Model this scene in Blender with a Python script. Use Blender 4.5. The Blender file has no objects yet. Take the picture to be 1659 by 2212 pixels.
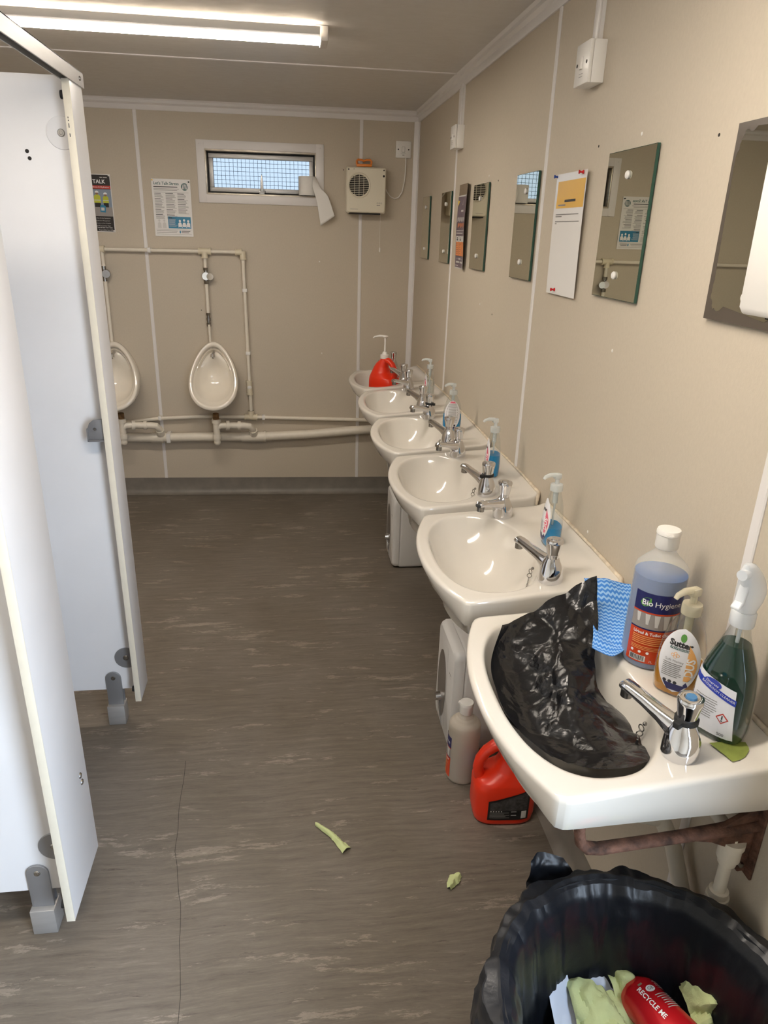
import bpy, bmesh, math, random
from mathutils import Vector, Matrix, Euler, noise

scene = bpy.context.scene
C = scene.collection
R = math.radians
rnd = random.Random(7)

# ------------------------------------------------------------------ camera, world, exposure
cam_d = bpy.data.cameras.new('camera'); cam = bpy.data.objects.new('camera', cam_d); C.objects.link(cam)
cam.location = (0, 0, 1.65)
cam.rotation_euler = (1.1953, -0.0280, -0.1251)
cam_d.sensor_fit = 'HORIZONTAL'; cam_d.sensor_width = 36.0
cam_d.lens = 36.0 * 1533.0 / 1659.0
cam_d.clip_start = 0.02
scene.camera = cam
scene.view_settings.view_transform = 'Standard'
scene.view_settings.look = 'None'
scene.view_settings.gamma = 1.0
scene.view_settings.use_curve_mapping = False
scene.view_settings.exposure = 0.10
scene.cycles.max_bounces = 8
scene.cycles.transparent_max_bounces = 10
scene.cycles.caustics_reflective = False
scene.cycles.caustics_refractive = False

world = bpy.data.worlds.new('overcast_sky'); scene.world = world
world.use_nodes = True
bg = world.node_tree.nodes['Background']
bg.inputs['Color'].default_value = (0.72, 0.86, 1.04, 1)
SKY = 18.0
bg.inputs['Strength'].default_value = SKY
LAMP = 49.0          # radiance of the ceiling battens

WX = 0.757           # right wall
D = 4.538            # back wall at x = 0
ANG = 0.0279         # back wall turned by 1.6 degrees
ZC = 2.29            # ceiling
XL = -2.05; YF = -1.55
DOOR = (-1.00, 0.24, 2.02)    # doorway in the right wall beside the camera: y0, y1, height

def portal(name, loc, rot, sx, sy):
    l = bpy.data.lights.new(name, 'AREA'); l.shape = 'RECTANGLE'; l.size = sx; l.size_y = sy
    l.cycles.is_portal = True
    o = bpy.data.objects.new(name, l); o.location = loc; o.rotation_euler = rot; C.objects.link(o)
portal('doorway_portal', (WX + 0.03, (DOOR[0] + DOOR[1]) / 2, DOOR[2] / 2), (0, R(90), 0), DOOR[2], DOOR[1] - DOOR[0])
portal('window_portal', (-0.145, D + 0.10, 1.93), (R(-90), 0, 0), 0.6, 0.25)

# ------------------------------------------------------------------ materials
MATS = {}
def newmat(name):
    m = bpy.data.materials.new(name); m.use_nodes = True; MATS[name] = m
    nt = m.node_tree; b = nt.nodes['Principled BSDF']
    return m, nt, b
def rgb(r, g, b):     # sRGB 0..255 -> linear
    f = lambda c: (c / 255 / 12.92) if c / 255 <= 0.04045 else ((c / 255 + 0.055) / 1.055) ** 2.4
    return (f(r), f(g), f(b), 1)
def node(nt, typ, **kw):
    n = nt.nodes.new(typ)
    for k, v in kw.items():
        if k.startswith('i_'):
            n.inputs[int(k[2:]) if k[2:].isdigit() else k[2:].replace('_', ' ')].default_value = v
        else: setattr(n, k, v)
    return n
def coords(nt, scale=(1, 1, 1), kind='Object', rot=(0, 0, 0)):
    tc = node(nt, 'ShaderNodeTexCoord'); mp = node(nt, 'ShaderNodeMapping')
    mp.inputs['Scale'].default_value = scale; mp.inputs['Rotation'].default_value = rot
    nt.links.new(tc.outputs[kind], mp.inputs['Vector']); return mp.outputs['Vector']
def ramp(nt, fac, stops):
    r = node(nt, 'ShaderNodeValToRGB')
    e = r.color_ramp.elements
    while len(e) > 1: e.remove(e[-1])
    e[0].position, e[0].color = stops[0]
    for p, c in stops[1:]:
        x = e.new(p); x.color = c
    nt.links.new(fac, r.inputs['Fac']); return r.outputs['Color']
def simple(name, col, rough=0.5, metal=0.0, spec=0.5, noise_amt=0.0, noise_scale=20, bump=0.0, bump_scale=60, coat=0.0, emit=None, trans=0.0, alpha=1.0, sss=0.0, stretch=(1, 1, 1)):
    m, nt, b = newmat(name)
    b.inputs['Base Color'].default_value = col
    b.inputs['Roughness'].default_value = rough
    b.inputs['Metallic'].default_value = metal
    b.inputs['Specular IOR Level'].default_value = spec
    b.inputs['Coat Weight'].default_value = coat
    b.inputs['Transmission Weight'].default_value = trans
    b.inputs['Alpha'].default_value = alpha
    b.inputs['Subsurface Weight'].default_value = sss
    if sss: b.inputs['Subsurface Scale'].default_value = 0.01
    if emit:
        b.inputs['Emission Color'].default_value = emit[0]; b.inputs['Emission Strength'].default_value = emit[1]
    if noise_amt:
        v = coords(nt, stretch); n = node(nt, 'ShaderNodeTexNoise', i_Scale=noise_scale, i_Detail=5.0)
        nt.links.new(v, n.inputs['Vector'])
        lo = tuple(c * (1 - noise_amt) for c in col[:3]) + (1,); hi = tuple(min(1, c * (1 + noise_amt)) for c in col[:3]) + (1,)
        nt.links.new(ramp(nt, n.outputs['Fac'], [(0.3, lo), (0.7, hi)]), b.inputs['Base Color'])
    if bump:
        v = coords(nt, stretch); n = node(nt, 'ShaderNodeTexNoise', i_Scale=bump_scale, i_Detail=6.0)
        nt.links.new(v, n.inputs['Vector'])
        bp = node(nt, 'ShaderNodeBump', i_Strength=bump, i_Distance=0.01)
        nt.links.new(n.outputs['Fac'], bp.inputs['Height']); nt.links.new(bp.outputs['Normal'], b.inputs['Normal'])
    return m

simple('wall_vinyl', rgb(196, 185, 168), 0.55, spec=0.3, noise_amt=0.025, noise_scale=160, bump=0.06, bump_scale=420, stretch=(1, 1, 0.6))
simple('upvc', rgb(226, 222, 220), 0.35)
simple('upvc_grey', rgb(205, 200, 197), 0.4)
simple('cove_vinyl', rgb(122, 116, 108), 0.45, noise_amt=0.12, noise_scale=14)
simple('laminate', rgb(228, 226, 226), 0.38, noise_amt=0.02, noise_scale=6)
simple('edge_band', rgb(232, 224, 206), 0.4, noise_amt=0.03, noise_scale=30)
simple('aluminium', rgb(178, 176, 174), 0.42, metal=0.55, noise_amt=0.05, noise_scale=12, stretch=(1, 1, 6))
simple('galv', rgb(150, 150, 152), 0.42, metal=0.6)
simple('alu_dirty', rgb(190, 180, 165), 0.35, metal=0.5, noise_amt=0.25, noise_scale=16, stretch=(1, 1, 3))
simple('steel', rgb(170, 168, 165), 0.25, metal=1.0)
simple('chrome', rgb(225, 225, 228), 0.06, metal=1.0)
simple('chrome_dull', rgb(150, 148, 145), 0.2, metal=1.0)
simple('rubber', rgb(22, 22, 23), 0.6)
simple('black_plastic', rgb(16, 16, 17), 0.4)
simple('hole_dark', rgb(40, 36, 32), 0.8)
simple('ceramic', rgb(214, 209, 200), 0.09, spec=0.6, noise_amt=0.012, noise_scale=5, coat=0.3)
simple('ceramic_urinal', rgb(232, 224, 210), 0.1, spec=0.6, coat=0.3)
simple('sealant', rgb(214, 200, 178), 0.5, noise_amt=0.2, noise_scale=60)
simple('pipe_white', rgb(228, 220, 205), 0.35, noise_amt=0.03, noise_scale=25)
simple('pipe_cream', rgb(222, 212, 188), 0.4, noise_amt=0.05, noise_scale=25)
simple('pipe_stain', rgb(120, 88, 52), 0.6, noise_amt=0.4, noise_scale=60)
simple('plastic_white', rgb(234, 231, 226), 0.3)
simple('plastic_cream', rgb(226, 218, 198), 0.35)
simple('plastic_orange', rgb(232, 136, 50), 0.4)
simple('jug_red', rgb(226, 52, 24), 0.32, noise_amt=0.03, noise_scale=10, sss=0.0)
simple('paper_white', rgb(236, 234, 230), 0.8)
simple('paper_blue_white', rgb(214, 222, 238), 0.6)
simple('paper_green', rgb(198, 208, 152), 0.85, noise_amt=0.06, noise_scale=40, bump=0.15, bump_scale=350)
simple('paper_green_wet', rgb(136, 148, 70), 0.6, noise_amt=0.15, noise_scale=60)
simple('poster_white', rgb(232, 230, 228), 0.16, spec=0.6)
simple('poster_black', rgb(34, 30, 30), 0.3)
simple('poster_purple', rgb(92, 74, 92), 0.3, noise_amt=0.1, noise_scale=20)
simple('poster_orange', rgb(222, 132, 70), 0.35)
simple('poster_brown', rgb(128, 112, 92), 0.6)
simple('poster_sky', rgb(132, 146, 164), 0.35)
simple('poster_grey', rgb(150, 145, 142), 0.35)
simple('poster_red', rgb(196, 62, 50), 0.35)
simple('poster_blue', rgb(44, 128, 166), 0.3)
simple('poster_teal', rgb(52, 92, 92), 0.3)
simple('poster_yellow', rgb(226, 178, 76), 0.25)
simple('laminate_film', rgb(240, 240, 238), 0.08, spec=0.6, alpha=0.25)
simple('ink', rgb(48, 48, 50), 0.5)
simple('ink_grey', rgb(130, 128, 126), 0.5)
simple('ink_pale', rgb(205, 203, 200), 0.5)
simple('ink_white', rgb(240, 240, 240), 0.5)
simple('ink_navy', rgb(30, 34, 92), 0.35)
simple('ink_blue', rgb(40, 62, 168), 0.35)
simple('ink_green', rgb(92, 150, 70), 0.4)
simple('ink_yellow', rgb(235, 205, 60), 0.4)
simple('ink_hivis', rgb(196, 200, 60), 0.5)
simple('ink_skin', rgb(150, 110, 84), 0.6)
simple('ink_redorange', rgb(204, 70, 32), 0.35, noise_amt=0.05)
simple('ink_apricot', rgb(240, 180, 110), 0.4)
simple('ink_pink', rgb(222, 104, 128), 0.4)
simple('label_white', rgb(228, 228, 232), 0.3)
simple('label_black', rgb(24, 24, 26), 0.3)
simple('label_speckle', rgb(62, 60, 60), 0.4, noise_amt=0.5, noise_scale=120)
simple('tap_blue', rgb(70, 124, 170), 0.25)
simple('pin_blue', rgb(24, 60, 140), 0.25)
simple('pin_red', rgb(190, 28, 34), 0.25)
simple('brass', rgb(196, 160, 70), 0.3, metal=1.0)
simple('can_red', rgb(206, 30, 38), 0.25, metal=0.3)
simple('glass_edge', rgb(36, 74, 62), 0.12, spec=0.6)
simple('desilvered', rgb(86, 78, 70), 0.25)
simple('rust', rgb(98, 68, 54), 0.75, metal=0.1, noise_amt=0.6, noise_scale=55, bump=0.35, bump_scale=120)
simple('heater_white', rgb(224, 222, 220), 0.35)
simple('heater_panel', rgb(118, 112, 106), 0.35)
simple('bin_plastic', rgb(28, 30, 34), 0.5)
simple('ground_grey', rgb(140, 136, 128), 0.9, noise_amt=0.2, noise_scale=3)
simple('lamp_body', rgb(212, 206, 198), 0.4)
simple('lamp_diffuser', rgb(255, 252, 244), 0.5, emit=((1.0, 0.90, 0.78, 1), LAMP))
simple('added_uplight', rgb(255, 252, 244), 0.5, emit=((1.0, 0.90, 0.78, 1), 13.0))  # glow of the added strip that brightens the ceiling near the far batten
simple('cloth_seam', rgb(60, 120, 200), 0.9)
simple('trigger_white', rgb(232, 236, 240), 0.25, alpha=0.72)
simple('pump_clear', rgb(226, 232, 232), 0.2, alpha=0.55)
simple('pump_amber', rgb(226, 218, 192), 0.2, alpha=0.5)
simple('hdpe', rgb(226, 226, 222), 0.35, alpha=0.28)
simple('liquid_slate', rgb(46, 100, 166), 0.25, alpha=0.97)
simple('liquid_slate_dull', rgb(62, 82, 122), 0.3, alpha=0.97)
simple('liquid_blue', rgb(10, 142, 204), 0.06, alpha=0.86)
simple('liquid_amber', rgb(206, 140, 36), 0.06, alpha=0.8)
simple('liquid_green', rgb(4, 46, 32), 0.06, alpha=0.97)
simple('liquid_clear', rgb(214, 218, 216), 0.06, alpha=0.25)
simple('hdpe_cream', rgb(214, 204, 188), 0.4, alpha=0.62)
simple('mirror_silver', rgb(214, 212, 196), 0.0, metal=1.0)

def clear_plastic():
    m, nt, b = newmat('clear_plastic')
    out = nt.nodes['Material Output']
    tr = node(nt, 'ShaderNodeBsdfTransparent'); tr.inputs[0].default_value = (0.93, 0.95, 0.95, 1)
    gl = node(nt, 'ShaderNodeBsdfGlossy'); gl.inputs['Roughness'].default_value = 0.06; gl.inputs[0].default_value = (0.9, 0.9, 0.9, 1)
    lw = node(nt, 'ShaderNodeLayerWeight', i_Blend=0.12)
    mx = node(nt, 'ShaderNodeMixShader')
    nt.links.new(lw.outputs['Facing'], mx.inputs[0]); nt.links.new(tr.outputs[0], mx.inputs[1]); nt.links.new(gl.outputs[0], mx.inputs[2])
    nt.links.new(mx.outputs[0], out.inputs['Surface'])
clear_plastic()

def window_glass():
    m, nt, b = newmat('obscure_glass')
    b.inputs['Base Color'].default_value = (0.046, 0.050, 0.053, 1); b.inputs['Transmission Weight'].default_value = 1.0
    b.inputs['Roughness'].default_value = 0.22; b.inputs['IOR'].default_value = 1.12
    v = coords(nt); n = node(nt, 'ShaderNodeTexNoise', i_Scale=160.0, i_Detail=3.0); nt.links.new(v, n.inputs['Vector'])
    bp = node(nt, 'ShaderNodeBump', i_Strength=0.4, i_Distance=0.004); nt.links.new(n.outputs['Fac'], bp.inputs['Height']); nt.links.new(bp.outputs['Normal'], b.inputs['Normal'])
window_glass()

def floor_mat():
    m, nt, b = newmat('floor_vinyl')
    # streaky marbled safety vinyl, grain across the room
    wv = coords(nt, (1, 1, 1)); wn = node(nt, 'ShaderNodeTexNoise', i_Scale=3.5, i_Detail=4.0); nt.links.new(wv, wn.inputs['Vector'])
    sc = node(nt, 'ShaderNodeVectorMath', operation='MULTIPLY'); sc.inputs[1].default_value = (0.16, 0.045, 0)
    nt.links.new(wn.outputs['Color'], sc.inputs[0])
    ad = node(nt, 'ShaderNodeVectorMath', operation='ADD'); nt.links.new(wv, ad.inputs[0]); nt.links.new(sc.outputs[0], ad.inputs[1])
    def streak(scale, sx, sy, det, rough=0.6):
        mp = node(nt, 'ShaderNodeMapping'); mp.inputs['Scale'].default_value = (sx, sy, 1); nt.links.new(ad.outputs[0], mp.inputs['Vector'])
        n = node(nt, 'ShaderNodeTexNoise', i_Scale=scale, i_Detail=det, i_Roughness=rough); nt.links.new(mp.outputs[0], n.inputs['Vector']); return n.outputs['Fac']
    a = streak(8, 0.6, 8.0, 12.0, 0.84)
    base = ramp(nt, a, [(0.30, rgb(80, 73, 65)), (0.44, rgb(106, 98, 89)), (0.56, rgb(117, 109, 99)), (0.70, rgb(140, 132, 121))])
    f = streak(3.6, 1.0, 5.5, 12.0, 0.78)
    mk = streak(1.5, 1.0, 1.6, 3.0)
    fm = node(nt, 'ShaderNodeMath', operation='MULTIPLY_ADD'); fm.inputs[1].default_value = 0.30; nt.links.new(mk, fm.inputs[0]); nt.links.new(f, fm.inputs[2])
    flake = ramp(nt, fm.outputs[0], [(0.722, (0, 0, 0, 1)), (0.755, (0.7, 0.7, 0.7, 1)), (0.80, (0.35, 0.35, 0.35, 1)), (0.83, (0.9, 0.9, 0.9, 1))])
    mx = node(nt, 'ShaderNodeMix', data_type='RGBA'); mx.inputs[7].default_value = rgb(158, 148, 136)
    nt.links.new(flake, mx.inputs[0]); nt.links.new(base, mx.inputs[6])
    g = streak(6.0, 0.9, 9.0, 10.0, 0.78)
    dk = ramp(nt, g, [(0.345, (0.85, 0.85, 0.85, 1)), (0.39, (0, 0, 0, 1))])
    mx2 = node(nt, 'ShaderNodeMix', data_type='RGBA'); mx2.inputs[7].default_value = rgb(74, 66, 58)
    nt.links.new(dk, mx2.inputs[0]); nt.links.new(mx.outputs[2], mx2.inputs[6])
    # walked-in grime: broad blotches
    gv = coords(nt, (1.3, 0.9, 1)); gn = node(nt, 'ShaderNodeTexNoise', i_Scale=2.2, i_Detail=5.0); nt.links.new(gv, gn.inputs['Vector'])
    gr = ramp(nt, gn.outputs['Fac'], [(0.35, (0.86, 0.84, 0.8, 1)), (0.6, (1, 1, 1, 1))])
    mu = node(nt, 'ShaderNodeMix', data_type='RGBA', blend_type='MULTIPLY'); mu.inputs[0].default_value = 1.0
    nt.links.new(mx2.outputs[2], mu.inputs[6]); nt.links.new(gr, mu.inputs[7])
    nt.links.new(mu.outputs[2], b.inputs['Base Color'])
    b.inputs['Roughness'].default_value = 0.42; b.inputs['Specular IOR Level'].default_value = 0.35
    bp = node(nt, 'ShaderNodeBump', i_Strength=0.08, i_Distance=0.004); nt.links.new(f, bp.inputs['Height']); nt.links.new(bp.outputs['Normal'], b.inputs['Normal'])
floor_mat()

def ceiling_mat():
    m, nt, b = newmat('ceiling_board')
    b.inputs['Base Color'].default_value = rgb(208, 203, 197)
    v = coords(nt, (1.0, 2.2, 1)); n = node(nt, 'ShaderNodeTexNoise', i_Scale=14.0, i_Detail=8.0, i_Roughness=0.7); nt.links.new(v, n.inputs['Vector'])
    nt.links.new(ramp(nt, n.outputs['Fac'], [(0.4, (0.30,) * 3 + (1,)), (0.6, (0.42,) * 3 + (1,))]), b.inputs['Roughness'])
    bp = node(nt, 'ShaderNodeBump', i_Strength=0.16, i_Distance=0.006); nt.links.new(n.outputs['Fac'], bp.inputs['Height']); nt.links.new(bp.outputs['Normal'], b.inputs['Normal'])
ceiling_mat()

def bag_mat():
    m, nt, b = newmat('bag_film')
    b.inputs['Base Color'].default_value = (0.006, 0.006, 0.007, 1); b.inputs['Roughness'].default_value = 0.23; b.inputs['Specular IOR Level'].default_value = 0.55
    v = coords(nt, (1, 1, 1)); n = node(nt, 'ShaderNodeTexVoronoi', feature='DISTANCE_TO_EDGE', i_Scale=26.0)
    n2 = node(nt, 'ShaderNodeTexNoise', i_Scale=30.0, i_Detail=4.0)
    w = node(nt, 'ShaderNodeVectorMath', operation='SCALE'); w.inputs['Scale'].default_value = 0.05; nt.links.new(v, n2.inputs['Vector']); nt.links.new(n2.outputs['Color'], w.inputs[0])
    ad = node(nt, 'ShaderNodeVectorMath', operation='ADD'); nt.links.new(v, ad.inputs[0]); nt.links.new(w.outputs[0], ad.inputs[1]); nt.links.new(ad.outputs[0], n.inputs['Vector'])
    bp = node(nt, 'ShaderNodeBump', i_Strength=0.22, i_Distance=0.010); nt.links.new(n.outputs['Distance'], bp.inputs['Height'])
    bp2 = node(nt, 'ShaderNodeBump', i_Strength=0.16, i_Distance=0.006); nt.links.new(n2.outputs['Fac'], bp2.inputs['Height']); nt.links.new(bp.outputs['Normal'], bp2.inputs['Normal'])
    nt.links.new(bp2.outputs['Normal'], b.inputs['Normal'])
bag_mat()

def liner_mat():
    m, nt, b = newmat('liner_film')
    b.inputs['Base Color'].default_value = (0.008, 0.009, 0.012, 1); b.inputs['Specular IOR Level'].default_value = 0.4; b.inputs['Roughness'].default_value = 0.36
    v = coords(nt, (1, 1, 0.6)); n = node(nt, 'ShaderNodeTexNoise', i_Scale=30.0, i_Detail=6.0); nt.links.new(v, n.inputs['Vector'])
    bp = node(nt, 'ShaderNodeBump', i_Strength=0.32, i_Distance=0.006); nt.links.new(n.outputs['Fac'], bp.inputs['Height']); nt.links.new(bp.outputs['Normal'], b.inputs['Normal'])
liner_mat()

def cloth_mat():
    m, nt, b = newmat('zigzag_cloth')
    tc = node(nt, 'ShaderNodeTexCoord'); sp = node(nt, 'ShaderNodeSeparateXYZ'); nt.links.new(tc.outputs['UV'], sp.inputs[0])
    def mth(op, a, bb=None):
        n = node(nt, 'ShaderNodeMath', operation=op)
        for i, x in enumerate((a, bb)):
            if x is None: continue
            if isinstance(x, (int, float)): n.inputs[i].default_value = x
            else: nt.links.new(x, n.inputs[i])
        return n.outputs[0]
    zz = mth('PINGPONG', mth('MULTIPLY', sp.outputs[0], 11.0), 0.5)
    s = mth('FRACT', mth('ADD', mth('MULTIPLY', sp.outputs[1], 20.0), mth('MULTIPLY', zz, 0.9)))
    st = mth('GREATER_THAN', s, 0.55)
    mx = node(nt, 'ShaderNodeMix', data_type='RGBA'); mx.inputs[6].default_value = rgb(62, 130, 214); mx.inputs[7].default_value = rgb(150, 194, 238)
    nt.links.new(st, mx.inputs[0]); nt.links.new(mx.outputs[2], b.inputs['Base Color']); b.inputs['Roughness'].default_value = 0.9
cloth_mat()

# ------------------------------------------------------------------ mesh helpers
class MB:
    def __init__(s): s.v = []; s.f = []; s.uv = None
    def add(s, vs, fs, M=None):
        o = len(s.v)
        s.v += [tuple(M @ Vector(p)) for p in vs] if M else [tuple(p) for p in vs]
        s.f += [tuple(i + o for i in f) for f in fs]; return s
    def box(s, x0, x1, y0, y1, z0, z1, bev=0.0, seg=2, M=None):
        if bev <= 0:
            vs = [(x, y, z) for x in (x0, x1) for y in (y0, y1) for z in (z0, z1)]
            fs = [(0, 1, 3, 2), (4, 6, 7, 5), (0, 4, 5, 1), (2, 3, 7, 6), (0, 2, 6, 4), (1, 5, 7, 3)]
            return s.add(vs, fs, M)
        bm = bmesh.new(); bmesh.ops.create_cube(bm, size=1)
        for v in bm.verts: v.co = Vector(((x0 + x1) / 2 + v.co.x * (x1 - x0), (y0 + y1) / 2 + v.co.y * (y1 - y0), (z0 + z1) / 2 + v.co.z * (z1 - z0)))
        bmesh.ops.bevel(bm, geom=bm.edges[:], offset=bev, segments=seg, affect='EDGES', profile=0.5)
        return s.bm(bm, M)
    def bm(s, bm, M=None):
        bm.verts.index_update()
        s.add([v.co[:] for v in bm.verts], [[v.index for v in f.verts] for f in bm.faces], M); bm.free(); return s
    def loft(s, rings, cap0=True, cap1=True, M=None, closed=True):
        n = len(rings[0]); vs = [p for r in rings for p in r]; fs = []
        m = n if closed else n - 1
        for i in range(len(rings) - 1):
            for j in range(m):
                k = (j + 1) % n
                fs.append((i * n + j, i * n + k, (i + 1) * n + k, (i + 1) * n + j))
        if cap0: fs.append(tuple(reversed(range(n))))
        if cap1: fs.append(tuple((len(rings) - 1) * n + j for j in range(n)))
        return s.add(vs, fs, M)
    def cyl(s, p0, p1, r0, r1=None, n=20, cap=True, M=None):
        r1 = r0 if r1 is None else r1
        return s.tube([p0, p1], [r0, r1], n, cap, M)
    def tube(s, path, r, n=14, cap=True, M=None, sx=1.0):
        P = [Vector(p) for p in path]; k = len(P)
        rs = r if isinstance(r, (list, tuple)) else [r] * k
        t0 = (P[1] - P[0]).normalized()
        up = Vector((0, 0, 1)) if abs(t0.z) < 0.9 else Vector((1, 0, 0))
        a = t0.cross(up).normalized(); rings = []
        for i in range(k):
            t = (P[min(i + 1, k - 1)] - P[max(i - 1, 0)]).normalized()
            a = (a - t * a.dot(t)).normalized(); b = t.cross(a)
            rings.append([tuple(P[i] + a * (rs[i] * sx * math.cos(q)) + b * (rs[i] * math.sin(q))) for q in [2 * math.pi * j / n for j in range(n)]])
        return s.loft(rings, cap, cap, M)
    def lathe(s, prof, n=28, c=(0, 0, 0), M=None, sx=1, sy=1):
        rings = [[(c[0] + r * sx * math.cos(2 * math.pi * j / n), c[1] + r * sy * math.sin(2 * math.pi * j / n), c[2] + z) for j in range(n)] for r, z in prof]
        return s.loft(rings, True, True, M)
    def sphere(s, c, rx, ry=None, rz=None, n=16, M=None):
        ry = ry or rx; rz = rz or rx
        prof = [(max(1e-4, math.sin(math.pi * i / (n // 2))), -math.cos(math.pi * i / (n // 2))) for i in range(n // 2 + 1)]
        rings = [[(c[0] + r * rx * math.cos(2 * math.pi * j / n), c[1] + r * ry * math.sin(2 * math.pi * j / n), c[2] + z * rz) for j in range(n)] for r, z in prof]
        return s.loft(rings, True, True, M)
    def prism(s, poly, d0, d1, axis='y', bev=0.0, M=None):
        # poly in the plane normal to axis ('y': (x,z); 'x': (y,z); 'z': (x,y))
        mk = {'y': lambda a, b, d: (a, d, b), 'x': lambda a, b, d: (d, a, b), 'z': lambda a, b, d: (a, b, d)}[axis]
        bm = bmesh.new()
        lo = [bm.verts.new(mk(a, b, d0)) for a, b in poly]; hi = [bm.verts.new(mk(a, b, d1)) for a, b in poly]
        n = len(poly); bm.faces.new(lo); bm.faces.new(list(reversed(hi)))
        for i in range(n): bm.faces.new((lo[i], hi[i], hi[(i + 1) % n], lo[(i + 1) % n]))
        bmesh.ops.recalc_face_normals(bm, faces=bm.faces)
        if bev:
            es = [e for e in bm.edges if len(e.link_faces) == 2 and e.calc_face_angle() > 0.9]
            bmesh.ops.bevel(bm, geom=es, offset=bev, segments=3, affect='EDGES', profile=0.5, clamp_overlap=True)
        return s.bm(bm, M)
    def build(s, name, mat, parent=None, smooth=35, loc=None):
        me = bpy.data.meshes.new(name); me.from_pydata(s.v, [], s.f); me.update()
        if smooth:
            me.polygons.foreach_set('use_smooth', [True] * len(me.polygons)); me.set_sharp_from_angle(angle=R(smooth))
        if s.uv:
            ul = me.uv_layers.new(name='UVMap')
            for l in me.loops: ul.data[l.index].uv = s.uv[l.vertex_index]
        me.materials.append(MATS[mat])
        o = bpy.data.objects.new(name, me); C.objects.link(o)
        if parent: o.parent = parent
        if loc: o.location = loc
        return o

def fixn(o):
    bm = bmesh.new(); bm.from_mesh(o.data); bmesh.ops.recalc_face_normals(bm, faces=bm.faces); bm.to_mesh(o.data); bm.free(); return o
def tag(o, label, cat, group=None):
    o['label'] = label; o['category'] = cat
    if group: o['group'] = group
    return o
def thing(name, label, cat, loc=(0, 0, 0), rotz=0.0, group=None):
    o = bpy.data.objects.new(name, None); C.objects.link(o); o.empty_display_size = 0.05
    o.location = loc; o.rotation_euler = (0, 0, rotz); return tag(o, label, cat, group)
def struct(o): o['kind'] = 'structure'; return o
def copy_tree(o, parent=None):
    c = o.copy(); C.objects.link(c); c.parent = parent
    for ch in o.children: copy_tree(ch, c)
    return c
def on_back(x): return D - math.tan(ANG) * x      # y of the back wall at x
def back_thing(name, label, cat, x, z, group=None, off=0.0):
    return thing(name, label, cat, (x, on_back(x) - off, z), -ANG, group)
def right_thing(name, label, cat, y, z, group=None, off=0.0):
    return thing(name, label, cat, (WX - off, y, z), R(-90), group)

_txt = {}
def text2d(s, size=0.01, align='CENTER', bold=0.0, shear=0.0, spacing=1.0):
    cu = bpy.data.curves.new('t', 'FONT'); cu.body = s; cu.size = size; cu.align_x = align; cu.align_y = 'CENTER'
    cu.resolution_u = 2; cu.offset = bold; cu.shear = shear; cu.space_character = spacing; cu.fill_mode = 'FRONT'
    ob = bpy.data.objects.new('t', cu)
    me = bpy.data.meshes.new_from_object(ob)
    vs = [(v.co.x, v.co.y) for v in me.vertices]; fs = [tuple(p.vertices) for p in me.polygons]
    bpy.data.objects.remove(ob); bpy.data.curves.remove(cu); bpy.data.meshes.remove(me)
    return vs, fs

class Decal:
    """flat print lying on a surface: surf(a, b, off) -> point; a to the right, b up"""
    def __init__(s, parent, surf): s.p = parent; s.surf = surf; s.m = {}; s.order = []
    def mb(s, name, mat):
        k = (name, mat)
        if k not in s.m: s.m[k] = MB(); s.order.append(k)
        return s.m[k]
    def grid(s, name, mat, layer, fn, nu=6, nv=6):
        vs = [s.surf(*fn(i / nu, j / nv), 0.00035 * layer) for j in range(nv + 1) for i in range(nu + 1)]
        fs = [(j * (nu + 1) + i, j * (nu + 1) + i + 1, (j + 1) * (nu + 1) + i + 1, (j + 1) * (nu + 1) + i) for j in range(nv) for i in range(nu)]
        s.mb(name, mat).add(vs, fs)
    def rect(s, name, mat, layer, a0, b0, a1, b1, nu=1, nv=1):
        s.grid(name, mat, layer, lambda u, v: (a0 + (a1 - a0) * u, b0 + (b1 - b0) * v), nu, nv)
    def poly(s, name, mat, layer, pts):
        s.mb(name, mat).add([s.surf(a, b, 0.00035 * layer) for a, b in pts], [tuple(range(len(pts)))])
    def ell(s, name, mat, layer, a, b, ra, rb, n=20, t0=0.0, t1=1.0):
        s.poly(name, mat, layer, [(a + ra * math.cos(2 * math.pi * (t0 + (t1 - t0) * i / n)), b + rb * math.sin(2 * math.pi * (t0 + (t1 - t0) * i / n))) for i in range(n if t1 - t0 == 1 else n + 1)])
    def oval(s, name, mat, layer, a, b, ra, rb, nu=20, nv=30, tip=1.0):
        def fn(u, v):
            t = max(-1, min(1, 2 * v - 1)); w = ra * math.sqrt(max(0.0, 1 - abs(t) ** 2.2)) if tip == 1.0 else ra * (max(0.0, 1 - abs(t) ** 2.0)) ** 0.6
            return a + w * (2 * u - 1), b + rb * t
        s.grid(name, mat, layer, fn, nu, nv)
    def text(s, name, mat, layer, a, b, txt, size, rot=0.0, align='CENTER', bold=0.0, sx=1.0, shear=0.0):
        vs, fs = text2d(txt, size, align, bold, shear)
        c, q = math.cos(rot), math.sin(rot)
        s.mb(name, mat).add([s.surf(a + x * sx * c - y * q, b + x * sx * q + y * c, 0.00035 * layer) for x, y in vs], fs)
    def lines(s, name, mat, layer, a0, a1, b, n, pitch, h, ragged=0.25, seed=1, nu=1):
        r = random.Random(seed)
        for i in range(n):
            e = a1 - (a1 - a0) * ragged * r.random()
            s.rect(name, mat, layer, a0, b - i * pitch, e, b - i * pitch + h, nu)
    def done(s):
        out = {}
        for k in s.order: out[k] = s.m[k].build(k[0], k[1], s.p, smooth=0)
        return out

def flat(y=0.0): return lambda a, b, off: (a, y - off, b)

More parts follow.
